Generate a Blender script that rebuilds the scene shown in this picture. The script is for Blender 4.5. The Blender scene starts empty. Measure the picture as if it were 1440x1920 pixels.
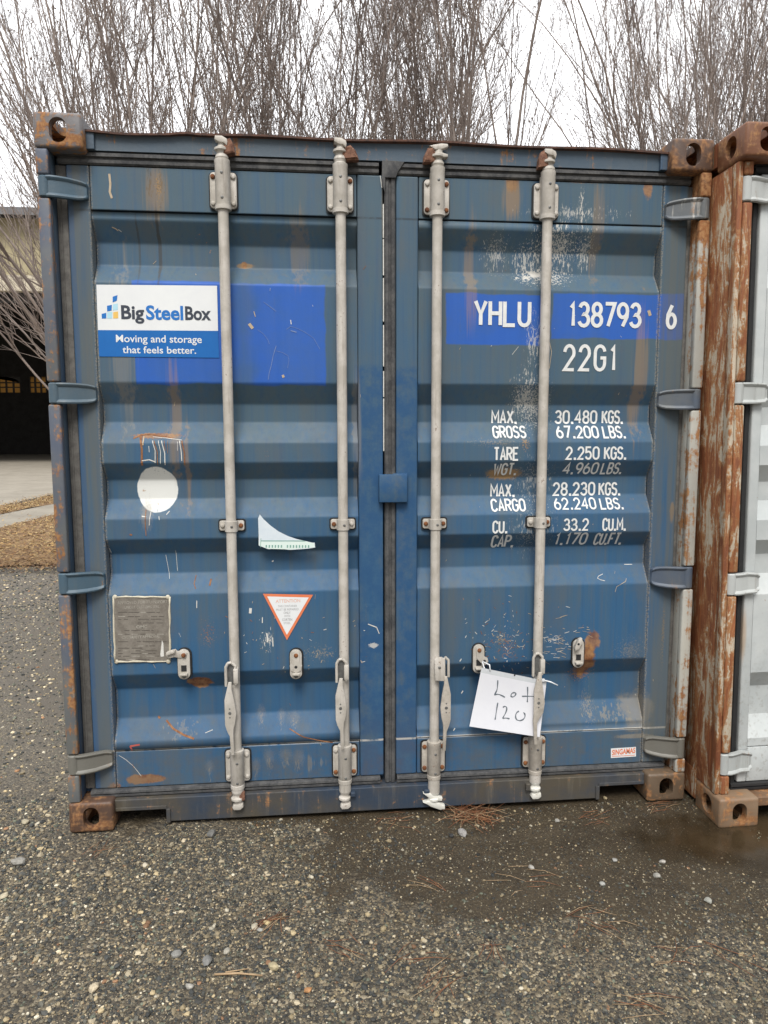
import bpy, bmesh, math, random
import numpy as np
from mathutils import Vector, Matrix

S = bpy.context.scene
COL = S.collection
random.seed(7)
rng = np.random.default_rng(11)
R = math.radians

# ------------------------------------------------------------------ camera
CAM = np.array([-0.28383, -2.63229, 1.49526])
PITCH, YAW, ROLL, FPX = -0.10794, 0.09896, -0.00169, 1327.0
cy, sy, cp, sp, cr, sr = math.cos(YAW), math.sin(YAW), math.cos(PITCH), math.sin(PITCH), math.cos(ROLL), math.sin(ROLL)
FWD = np.array([sy*cp, cy*cp, sp]); R0 = np.array([cy, -sy, 0.0]); U0 = np.cross(R0, FWD)
RGT = R0*cr + U0*sr; UPV = -R0*sr + U0*cr
cam = bpy.data.cameras.new('camera'); cam.sensor_fit = 'VERTICAL'; cam.sensor_height = 24.0
cam.lens = 24.0*FPX/1920.0; cam.clip_start = 0.05; cam.clip_end = 3000
co = bpy.data.objects.new('camera', cam); COL.objects.link(co)
co.matrix_world = Matrix(((RGT[0], UPV[0], -FWD[0], CAM[0]), (RGT[1], UPV[1], -FWD[1], CAM[1]),
                          (RGT[2], UPV[2], -FWD[2], CAM[2]), (0, 0, 0, 1)))
S.camera = co

# ------------------------------------------------------------------ world, sun, exposure
SUN_EL, SUN_AZ = R(53.1), R(189.2)
W = bpy.data.worlds.new('World'); S.world = W; W.use_nodes = True
wn = W.node_tree; wn.nodes.clear()
sky = wn.nodes.new('ShaderNodeTexSky'); sky.sky_type = 'NISHITA'; sky.sun_disc = False
sky.sun_elevation = SUN_EL; sky.sun_rotation = SUN_AZ; sky.air_density = 1.0; sky.dust_density = 4.0
bg = wn.nodes.new('ShaderNodeBackground'); bg.inputs['Strength'].default_value = 0.062
hsv = wn.nodes.new('ShaderNodeHueSaturation'); hsv.inputs['Saturation'].default_value = 0.10
wmix = wn.nodes.new('ShaderNodeMix'); wmix.data_type = 'RGBA'; wmix.inputs[0].default_value = 0.72
wtc = wn.nodes.new('ShaderNodeTexCoord'); wno = wn.nodes.new('ShaderNodeTexNoise')
wno.inputs['Scale'].default_value = 1.6; wno.inputs['Detail'].default_value = 5
wrp = wn.nodes.new('ShaderNodeValToRGB')
wrp.color_ramp.elements[0].position = 0.3; wrp.color_ramp.elements[0].color = (7.0, 7.15, 7.5, 1)
wrp.color_ramp.elements[1].position = 0.7; wrp.color_ramp.elements[1].color = (8.6, 8.7, 8.9, 1)
wo = wn.nodes.new('ShaderNodeOutputWorld')
L = wn.links.new
L(sky.outputs[0], hsv.inputs['Color']); L(hsv.outputs[0], wmix.inputs[6])
L(wtc.outputs['Generated'], wno.inputs['Vector']); L(wno.outputs['Fac'], wrp.inputs[0]); L(wrp.outputs[0], wmix.inputs[7])
wsep = wn.nodes.new('ShaderNodeSeparateXYZ'); L(wtc.outputs['Generated'], wsep.inputs[0])
wmr = wn.nodes.new('ShaderNodeMapRange'); wmr.inputs[1].default_value = 0.0; wmr.inputs[2].default_value = 1.0
wmr.inputs[3].default_value = 0.42; wmr.inputs[4].default_value = 2.0; L(wsep.outputs[2], wmr.inputs[0])
wmy = wn.nodes.new('ShaderNodeMapRange'); wmy.interpolation_type = 'SMOOTHSTEP'; wmy.inputs[1].default_value = -0.25; wmy.inputs[2].default_value = 0.75
wmy.inputs[3].default_value = 0.0; wmy.inputs[4].default_value = 1.45; L(wsep.outputs[1], wmy.inputs[0])
wad = wn.nodes.new('ShaderNodeMath'); wad.operation = 'ADD'; L(wmr.outputs[0], wad.inputs[0]); L(wmy.outputs[0], wad.inputs[1])
wvm = wn.nodes.new('ShaderNodeVectorMath'); wvm.operation = 'SCALE'; L(wmix.outputs[2], wvm.inputs[0]); L(wad.outputs[0], wvm.inputs['Scale'])
L(wvm.outputs[0], bg.inputs['Color']); L(bg.outputs[0], wo.inputs['Surface'])
sun = bpy.data.lights.new('sun', 'SUN'); sun.energy = 1.5; sun.angle = R(24); sun.color = (1.0, 0.96, 0.9)
so = bpy.data.objects.new('sun', sun); COL.objects.link(so)
# sun stands up, behind the camera and to its left
sd = Vector((-0.12, -0.74, 1.0)).normalized()
so.rotation_euler = sd.to_track_quat('Z', 'Y').to_euler(); so.location = (-4, -6, 10)
S.view_settings.view_transform = 'Standard'; S.view_settings.look = 'None'
S.view_settings.exposure = 0.88; S.view_settings.gamma = 1.0

# ------------------------------------------------------------------ geometry helpers
def ray(px, py): return RGT*(px-720)/FPX - UPV*(py-960)/FPX + FWD
def P(px, py, Y):
    d = ray(px, py); t = (Y-CAM[1])/d[1]; return CAM + t*d
def G(px, py, z=0.0):
    d = ray(px, py); t = (z-CAM[2])/d[2]; return CAM + t*d

def link(name, me, parent=None):
    o = bpy.data.objects.new(name, me); COL.objects.link(o)
    if parent is not None: o.parent = parent
    return o
def tag(o, label=None, cat=None, group=None, kind=None):
    if label: o['label'] = label
    if cat: o['category'] = cat
    if group: o['group'] = group
    if kind: o['kind'] = kind
    return o
def empty(name, loc, label=None, cat=None, group=None, rot=(0, 0, 0)):
    o = bpy.data.objects.new(name, None); COL.objects.link(o); o.location = loc; o.rotation_euler = rot
    o.empty_display_size = 0.2
    return tag(o, label, cat, group)
def obj(name, bm, mats, parent=None, smooth=None):
    me = bpy.data.meshes.new(name); bm.normal_update(); bm.to_mesh(me); bm.free()
    for m in (mats if isinstance(mats, (list, tuple)) else [mats]): me.materials.append(m)
    if smooth:
        for p in me.polygons: p.use_smooth = True
        me.set_sharp_from_angle(angle=R(smooth))
    return link(name, me, parent)

def box(bm, x0, x1, y0, y1, z0, z1, bev=0.0, seg=2, mi=0):
    vs = [bm.verts.new((x, y, z)) for x in (x0, x1) for y in (y0, y1) for z in (z0, z1)]
    fs = [bm.faces.new([vs[i] for i in q]) for q in ((0,1,3,2),(4,6,7,5),(0,4,5,1),(2,3,7,6),(0,2,6,4),(1,5,7,3))]
    for f in fs: f.material_index = mi
    if bev > 0:
        es = list({e for f in fs for e in f.edges})
        r = bmesh.ops.bevel(bm, geom=es, offset=bev, segments=seg, affect='EDGES', profile=0.5)
        for f in r['faces']: f.material_index = mi
def prism(bm, pts, y0, y1, bev=0.0, mi=0, axis='y', seg=2):
    """polygon pts (a,b) extruded; axis y: (x,z), axis x: (y,z), axis z: (x,y)"""
    def mk(a, b, t): return {'y': (a, t, b), 'x': (t, a, b), 'z': (a, b, t)}[axis]
    A = [bm.verts.new(mk(a, b, y0)) for a, b in pts]; B = [bm.verts.new(mk(a, b, y1)) for a, b in pts]
    n = len(pts); fs = [bm.faces.new(A), bm.faces.new(B[::-1])]
    for i in range(n): fs.append(bm.faces.new((A[i], B[i], B[(i+1) % n], A[(i+1) % n])))
    bmesh.ops.recalc_face_normals(bm, faces=fs)
    for f in fs: f.material_index = mi
    if bev > 0:
        es = list({e for f in fs[:2] for e in f.edges})
        r = bmesh.ops.bevel(bm, geom=es, offset=bev, segments=seg, affect='EDGES', profile=0.5)
        for f in r['faces']: f.material_index = mi
def lathe(bm, cx, cyy, prof, seg=16, mi=0, sx=1.0, sy_=1.0):
    """prof: list of (r,z) or (r,z,dx,dy) about a vertical axis"""
    rings = []
    for q in prof:
        r, z = q[0], q[1]; dx = q[2] if len(q) > 2 else 0; dy = q[3] if len(q) > 3 else 0
        rings.append([bm.verts.new((cx+dx+r*sx*math.cos(2*math.pi*k/seg), cyy+dy+r*sy_*math.sin(2*math.pi*k/seg), z)) for k in range(seg)])
    fs = []
    for a, b in zip(rings, rings[1:]):
        for k in range(seg): fs.append(bm.faces.new((a[k], a[(k+1) % seg], b[(k+1) % seg], b[k])))
    fs.append(bm.faces.new(rings[0][::-1])); fs.append(bm.faces.new(rings[-1]))
    bmesh.ops.recalc_face_normals(bm, faces=fs)
    for f in fs: f.material_index = mi; f.smooth = True
def dome(bm, x, y, z, r, depth, mi=0, seg=12):
    """bolt head standing out towards -y"""
    rings = []
    for rr, d in ((r, 0), (r*0.97, depth*0.45), (r*0.7, depth*0.85), (r*0.25, depth)):
        rings.append([bm.verts.new((x+rr*math.cos(2*math.pi*k/seg), y-d, z+rr*math.sin(2*math.pi*k/seg))) for k in range(seg)])
    fs = []
    for a, b in zip(rings, rings[1:]):
        for k in range(seg): fs.append(bm.faces.new((a[k], a[(k+1) % seg], b[(k+1) % seg], b[k])))
    fs.append(bm.faces.new(rings[-1]))
    bmesh.ops.recalc_face_normals(bm, faces=fs)
    for f in fs: f.material_index = mi; f.smooth = True
def rrect(x0, x1, z0, z1, r, n=5):
    o = []
    for cx, cz, a in ((x1-r, z1-r, 0), (x0+r, z1-r, 90), (x0+r, z0+r, 180), (x1-r, z0+r, 270)):
        for k in range(n+1):
            t = R(a+90*k/n); o.append((cx+r*math.cos(t), cz+r*math.sin(t)))
    return o
def tube(bm, pts, rad, seg=8, mi=0):
    pts = [Vector(p) for p in pts]; rings = []
    rads = rad if isinstance(rad, (list, tuple)) else [rad]*len(pts)
    prev = None
    for i, p in enumerate(pts):
        t = (pts[min(i+1, len(pts)-1)]-pts[max(i-1, 0)]).normalized()
        a = prev if prev is not None else (Vector((0, 0, 1)) if abs(t.z) < 0.9 else Vector((1, 0, 0)))
        n1 = (a - t*a.dot(t)).normalized(); n2 = t.cross(n1); prev = n1
        rings.append([bm.verts.new(p+(n1*math.cos(2*math.pi*k/seg)+n2*math.sin(2*math.pi*k/seg))*rads[i]) for k in range(seg)])
    for a, b in zip(rings, rings[1:]):
        for k in range(seg):
            f = bm.faces.new((a[k], a[(k+1) % seg], b[(k+1) % seg], b[k])); f.smooth = True; f.material_index = mi
    for f in (bm.faces.new(rings[0][::-1]), bm.faces.new(rings[-1])): f.material_index = mi

# ------------------------------------------------------------------ node helper
class N:
    def __init__(s, name, rough=0.6, metal=0.0, spec=0.5):
        s.m = bpy.data.materials.new(name); s.m.use_nodes = True; s.t = s.m.node_tree
        s.b = s.t.nodes['Principled BSDF']; s.set('Roughness', rough); s.set('Metallic', metal); s.set('Specular IOR Level', spec)
        s.tc = s.t.nodes.new('ShaderNodeTexCoord'); s.v = s.tc.outputs['Object']
        sx = s.t.nodes.new('ShaderNodeSeparateXYZ'); s.lk(s.v, sx.inputs[0]); s.x, s.y, s.z = sx.outputs
    def lk(s, a, b): s.t.links.new(a, b)
    def put(s, sock, v):
        if isinstance(v, bpy.types.NodeSocket): s.lk(v, sock)
        elif isinstance(v, (tuple, list)): sock.default_value = (*v, 1.0) if len(v) == 3 and len(sock.default_value) == 4 else v
        else: sock.default_value = v
    def set(s, k, v): s.put(s.b.inputs[k], v)
    def m_(s, op, a, b=0.0, c=0.0, clamp=False):
        n = s.t.nodes.new('ShaderNodeMath'); n.operation = op; n.use_clamp = clamp
        for i, q in enumerate((a, b, c)): s.put(n.inputs[i], q)
        return n.outputs[0]
    def map(s, sc=(1, 1, 1), loc=(0, 0, 0), rot=(0, 0, 0)):
        n = s.t.nodes.new('ShaderNodeMapping'); s.lk(s.v, n.inputs[0])
        n.inputs[1].default_value = loc; n.inputs[2].default_value = rot; n.inputs[3].default_value = sc
        return n.outputs[0]
    def noise(s, scale, detail=4, rough=0.6, vec=None, dist=0.0):
        n = s.t.nodes.new('ShaderNodeTexNoise'); s.lk(vec or s.v, n.inputs['Vector'])
        n.inputs['Scale'].default_value = scale; n.inputs['Detail'].default_value = detail
        n.inputs['Roughness'].default_value = rough; n.inputs['Distortion'].default_value = dist
        return n.outputs['Fac']
    def vor(s, scale, feature='F1', vec=None, out='Distance', rand=1.0):
        n = s.t.nodes.new('ShaderNodeTexVoronoi'); n.feature = feature; s.lk(vec or s.v, n.inputs['Vector'])
        n.inputs['Scale'].default_value = scale; n.inputs['Randomness'].default_value = rand
        return n.outputs[out]
    def ss(s, v, a, b):
        if a > b: return s.m_('SUBTRACT', 1.0, s.ss(v, b, a))
        n = s.t.nodes.new('ShaderNodeMapRange'); n.interpolation_type = 'SMOOTHSTEP'; n.clamp = True
        s.put(n.inputs[0], v); n.inputs[1].default_value = a; n.inputs[2].default_value = b
        n.inputs[3].default_value = 0; n.inputs[4].default_value = 1
        return n.outputs[0]
    def ramp(s, f, els):
        n = s.t.nodes.new('ShaderNodeValToRGB'); s.put(n.inputs[0], f); e = n.color_ramp.elements
        while len(e) < len(els): e.new(0.5)
        for q, (p, c) in zip(e, els): q.position = p; q.color = (*c, 1)
        return n.outputs[0]
    def mix(s, f, a, b):
        n = s.t.nodes.new('ShaderNodeMix'); n.data_type = 'RGBA'; s.put(n.inputs[0], f); s.put(n.inputs[6], a); s.put(n.inputs[7], b)
        return n.outputs[2]
    def bump(s, h, dist=0.002, strength=0.6):
        n = s.t.nodes.new('ShaderNodeBump'); s.lk(h, n.inputs['Height']); n.inputs['Distance'].default_value = dist
        n.inputs['Strength'].default_value = strength; s.lk(n.outputs[0], s.b.inputs['Normal'])
    def blob(s, c, rx, rz, nz, amp, soft=0.35, k=1.0):
        u = s.m_('DIVIDE', s.m_('SUBTRACT', s.x, float(c[0])), rx); w = s.m_('DIVIDE', s.m_('SUBTRACT', s.z, float(c[2])), rz)
        d = s.m_('SQRT', s.m_('ADD', s.m_('MULTIPLY', u, u), s.m_('MULTIPLY', w, w)))
        if amp >= 2.0:     # sparse flecks, densest in the middle
            v = s.m_('ADD', s.m_('SUBTRACT', nz, 0.5), s.m_('MULTIPLY', s.m_('SUBTRACT', 1.0, d, clamp=True), 0.20))
            t = 0.10+0.02*amp
            f = s.m_('MULTIPLY', s.ss(v, t, t+0.05), s.ss(d, 1.0, 0.75))
        else:
            v = s.m_('ADD', s.m_('SUBTRACT', 1.0, d), s.m_('MULTIPLY', s.m_('SUBTRACT', nz, 0.5), amp))
            f = s.ss(v, 0.0, soft)
        return s.m_('MULTIPLY', f, k) if k != 1.0 else f
    def rect(s, x0, x1, z0, z1, nz, soft=0.006, amp=0.02):
        u = s.m_('SUBTRACT', (x1-x0)/2, s.m_('ABSOLUTE', s.m_('SUBTRACT', s.x, (x0+x1)/2)))
        w = s.m_('SUBTRACT', (z1-z0)/2, s.m_('ABSOLUTE', s.m_('SUBTRACT', s.z, (z0+z1)/2)))
        v = s.m_('ADD', s.m_('MINIMUM', u, w), s.m_('MULTIPLY', s.m_('SUBTRACT', nz, 0.5), amp))
        return s.ss(v, -soft/2, soft/2)
    def col(s, c): s.set('Base Color', c); return s.m

# ------------------------------------------------------------------ the blue door profile (z breaks measured on the photograph)
YO, YI, YST = 0.066, 0.112, 0.063
BRK = [(0.290, YO), (0.322, YO), (0.402, YI), (0.518, YI), (0.589, YO), (0.898, YO), (0.972, YI), (1.048, YI), (1.110, YO),
       (1.186, YO), (1.257, YI), (1.329, YI), (1.395, YO), (1.468, YO), (1.545, YI), (1.612, YI), (1.690, YO), (2.044, YO),
       (2.112, YI), (2.190, YI), (2.262, YO), (2.287, YO)]
# going up the door: slope back in, recess, slope out
BZ = np.array([b[0] for b in BRK]); BY = np.array([b[1] for b in BRK])
PX0, PX1 = 0.115, 1.057       # panel extents in |x|
def wob(x, z): return 0.0013*math.sin(3.1*x+1.3*z+0.5)+0.0011*math.sin(7.3*x-4.1*z)+0.0008*math.sin(11*z+5*x)
def door_y(x, z):
    if 0.290 <= z <= 2.287 and PX0 <= abs(x) <= PX1: return float(np.interp(z, BZ, BY)) + wob(x, z)
    if PX0 <= abs(x) <= PX1: return 0.0650
    return YST
def PD(px, py):
    Y = YO
    for _ in range(8):
        p = P(px, py, Y); Y = 0.5*Y+0.5*door_y(p[0], p[2])
    return P(px, py, Y)
def conform(bm, off=0.0016, gx=0.05):
    """cut a flat x,z decal along the folds of the door and lay it on the sheet"""
    xs = [v.co.x for v in bm.verts]; zs = [v.co.z for v in bm.verts]
    if not xs: return bm
    for z in BZ:
        if min(zs) < z < max(zs):
            bmesh.ops.bisect_plane(bm, geom=bm.verts[:]+bm.edges[:]+bm.faces[:], plane_co=(0, 0, z), plane_no=(0, 0, 1), dist=1e-6)
    if gx:
        x = math.ceil(min(xs)/gx)*gx
        while x < max(xs):
            bmesh.ops.bisect_plane(bm, geom=bm.verts[:]+bm.edges[:]+bm.faces[:], plane_co=(x, 0, 0), plane_no=(1, 0, 0), dist=1e-6)
            x += gx
    for v in bm.verts: v.co.y = door_y(v.co.x, v.co.z) - off + v.co.y
    for f in bm.faces:
        f.normal_update()
        if f.normal.y > 0: f.normal_flip()
    return bm

# ------------------------------------------------------------------ lettering
def arc(cx, cz, rx, rz, a0, a1, n=10): return [(cx+rx*math.cos(R(a0+(a1-a0)*k/n)), cz+rz*math.sin(R(a0+(a1-a0)*k/n))) for k in range(n+1)]
_O = arc(.5, .72, .5, .28, 180, 0)+arc(.5, .28, .5, .28, 0, -180)+[(0, .72)]
GL = {
 'Y': [[(0, 1), (.5, .45), (1, 1)], [(.5, .47), (.5, 0)]], 'H': [[(0, 0), (0, 1)], [(1, 0), (1, 1)], [(0, .5), (1, .5)]],
 'L': [[(0, 1), (0, 0), (1, 0)]], 'U': [[(0, 1)]+arc(.5, .26, .5, .26, 180, 360)+[(1, 1)]],
 '1': [[(.2, .8), (.6, .97), (.6, 0)]], '3': [arc(.48, .755, .44, .245, 165, -90)+arc(.48, .26, .52, .26, 88, -165)],
 '8': [arc(.5, .755, .43, .245, -90, 270, 18), arc(.5, .26, .5, .26, 90, 450, 18)], '7': [[(0, 1), (1, 1), (.32, 0)]],
 '9': [arc(.5, .70, .5, .30, 0, 360, 18), [(1, .70), (.95, .42), (.5, 0)]], '6': [arc(.5, .30, .5, .30, 180, 540, 18), [(0, .30), (.06, .58), (.55, 1)]],
 '2': [arc(.5, .71, .48, .29, 175, -25)+[(.02, 0), (1, 0)]], '4': [[(.76, 0), (.76, 1), (0, .3), (1.05, .3)]],
 '5': [[(.95, 1), (.1, 1), (.06, .57)]+arc(.48, .32, .5, .32, 125, -160)], '0': [_O], 'O': [_O],
 'G': [arc(.5, .72, .5, .28, 10, 180)+arc(.5, .28, .5, .28, 180, 360)+[(1, .5), (.55, .5)]], 'C': [arc(.5, .72, .5, .28, 10, 180)+arc(.5, .28, .5, .28, 180, 350)],
 'M': [[(0, 0), (0, 1), (.5, .35), (1, 1), (1, 0)]], 'A': [[(0, 0), (.5, 1), (1, 0)], [(.17, .3), (.83, .3)]],
 'X': [[(0, 0), (1, 1)], [(0, 1), (1, 0)]], 'R': [[(0, 0), (0, 1), (.5, 1)]+arc(.5, .75, .5, .25, 80, -90)+[(0, .5)], [(.45, .5), (1, 0)]],
 'P': [[(0, 0), (0, 1), (.5, 1)]+arc(.5, .75, .5, .25, 80, -90)+[(0, .5)]], 'S': [arc(.5, .76, .48, .24, 15, 270)+arc(.5, .26, .5, .26, 88, -165)],
 'T': [[(0, 1), (1, 1)], [(.5, 1), (.5, 0)]], 'E': [[(1, 1), (0, 1), (0, 0), (1, 0)], [(0, .52), (.8, .52)]],
 'W': [[(0, 1), (.25, 0), (.5, .8), (.75, 0), (1, 1)]], 'K': [[(0, 0), (0, 1)], [(1, 1), (0, .42)], [(.3, .6), (1, 0)]],
 'B': [[(0, 0), (0, 1), (.5, 1)]+arc(.5, .76, .42, .24, 80, -90)+[(0, .52)], [(.5, .52)]+arc(.5, .26, .5, .26, 80, -90)+[(0, 0)]],
 'F': [[(1, 1), (0, 1), (0, 0)], [(0, .52), (.8, .52)]], 'D': [[(0, 0), (0, 1), (.4, 1)]+arc(.45, .72, .55, .28, 80, 0)+arc(.45, .28, .55, .28, 0, -80)+[(.4, 0), (0, 0)]],
 'I': [[(.5, 0), (.5, 1)]], 'N': [[(0, 0), (0, 1), (1, 0), (1, 1)]], 'V': [[(0, 1), (.5, 0), (1, 1)]],
}
WID = {'1': .62, 'I': .25, 'M': 1.25, 'W': 1.35, '.': .34, ',': .34, ' ': .8}
def ribbon(bm, pts, w, y=0.0, mi=0):
    pts = [Vector(p) for p in pts]; n = len(pts); L_, R_ = [], []
    closed = (pts[0]-pts[-1]).length < 1e-6
    for i, p in enumerate(pts):
        if closed: a, b = pts[(i-1) % (n-1)] if i > 0 else pts[n-2], pts[i+1] if i < n-1 else pts[1]
        else: a, b = pts[max(i-1, 0)], pts[min(i+1, n-1)]
        d1 = (p-a) if (p-a).length > 1e-9 else (b-p); d2 = (b-p) if (b-p).length > 1e-9 else (p-a)
        d1.normalize(); d2.normalize()
        n1 = Vector((-d1.y, d1.x)); n2 = Vector((-d2.y, d2.x)); m = n1+n2
        if m.length < 1e-4: m = n1
        m.normalize(); k = min(1.0/max(m.dot(n1), 0.3), 1.9)
        L_.append(p+m*k*w/2); R_.append(p-m*k*w/2)
    vl = [bm.verts.new((q.x, y, q.y)) for q in L_]; vr = [bm.verts.new((q.x, y, q.y)) for q in R_]
    for i in range(n-1):
        f = bm.faces.new((vl[i], vr[i], vr[i+1], vl[i+1])); f.material_index = mi
def stroke_text(bm, s, x0, x1, z0, z1, w, mi=0, gap=0.42):
    """condensed painted lettering: text s fills the box x0..x1, z0..z1, stroke width w"""
    tot = sum(WID.get(c, 1.0) for c in s) + gap*(len(s)-1)
    u = (x1-x0-w)/tot; h = z1-z0-w; x = x0+w/2
    for c in s:
        cw = WID.get(c, 1.0)*u
        if c in '.,':
            a = x+cw*0.5; q = w*0.62
            pts = [(a-q, z0), (a+q, z0), (a+q, z0+2*q), (a-q, z0+2*q)]
            if c == ',': pts[0] = (a-q, z0-q); pts[1] = (a, z0-q)
            f = bm.faces.new([bm.verts.new((p[0], 0, p[1])) for p in pts]); f.material_index = mi
        elif c in GL:
            for k, st in enumerate(GL[c]):
                ribbon(bm, [(x+a*cw, z0+w/2+b*h) for a, b in st], w, y=-0.00025*k, mi=mi)
        x += cw+gap*u
_tc = {}
def font_mesh(body, bold=0.0):
    cu = bpy.data.curves.new('lettering_curve', 'FONT'); cu.body = body; cu.size = 1.0; cu.offset = bold; cu.resolution_u = 3
    o = bpy.data.objects.new('lettering_curve', cu); COL.objects.link(o)
    dg = bpy.context.evaluated_depsgraph_get(); me = bpy.data.meshes.new_from_object(o.evaluated_get(dg))
    v = np.array([q.co[:] for q in me.vertices]); f = [tuple(p.vertices) for p in me.polygons]
    bpy.data.objects.remove(o); bpy.data.curves.remove(cu); bpy.data.meshes.remove(me)
    return v, f
_v, _f = font_mesh('H'); CAPH = _v[:, 1].max()
def font_text(bm, s, x0, x1, z0, z1, bold=0.0, mi=0, y=0.0):
    """built-in font fitted to x0..x1, baseline z0, capital height z1"""
    v, f = font_mesh(s, bold); a, b = v[:, 0].min(), v[:, 0].max()
    vs = [bm.verts.new((x0+(q[0]-a)/(b-a)*(x1-x0), y, z0+q[1]/CAPH*(z1-z0))) for q in v]
    for q in f:
        try: bm.faces.new([vs[i] for i in q]).material_index = mi
        except ValueError: pass
def face_px(bm, pxs, mi=0, y=0.0, fn=None):
    fn = fn or PD
    q = [fn(*p) for p in pxs]
    f = bm.faces.new([bm.verts.new((p[0], y, p[2])) for p in q]); f.material_index = mi

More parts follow.
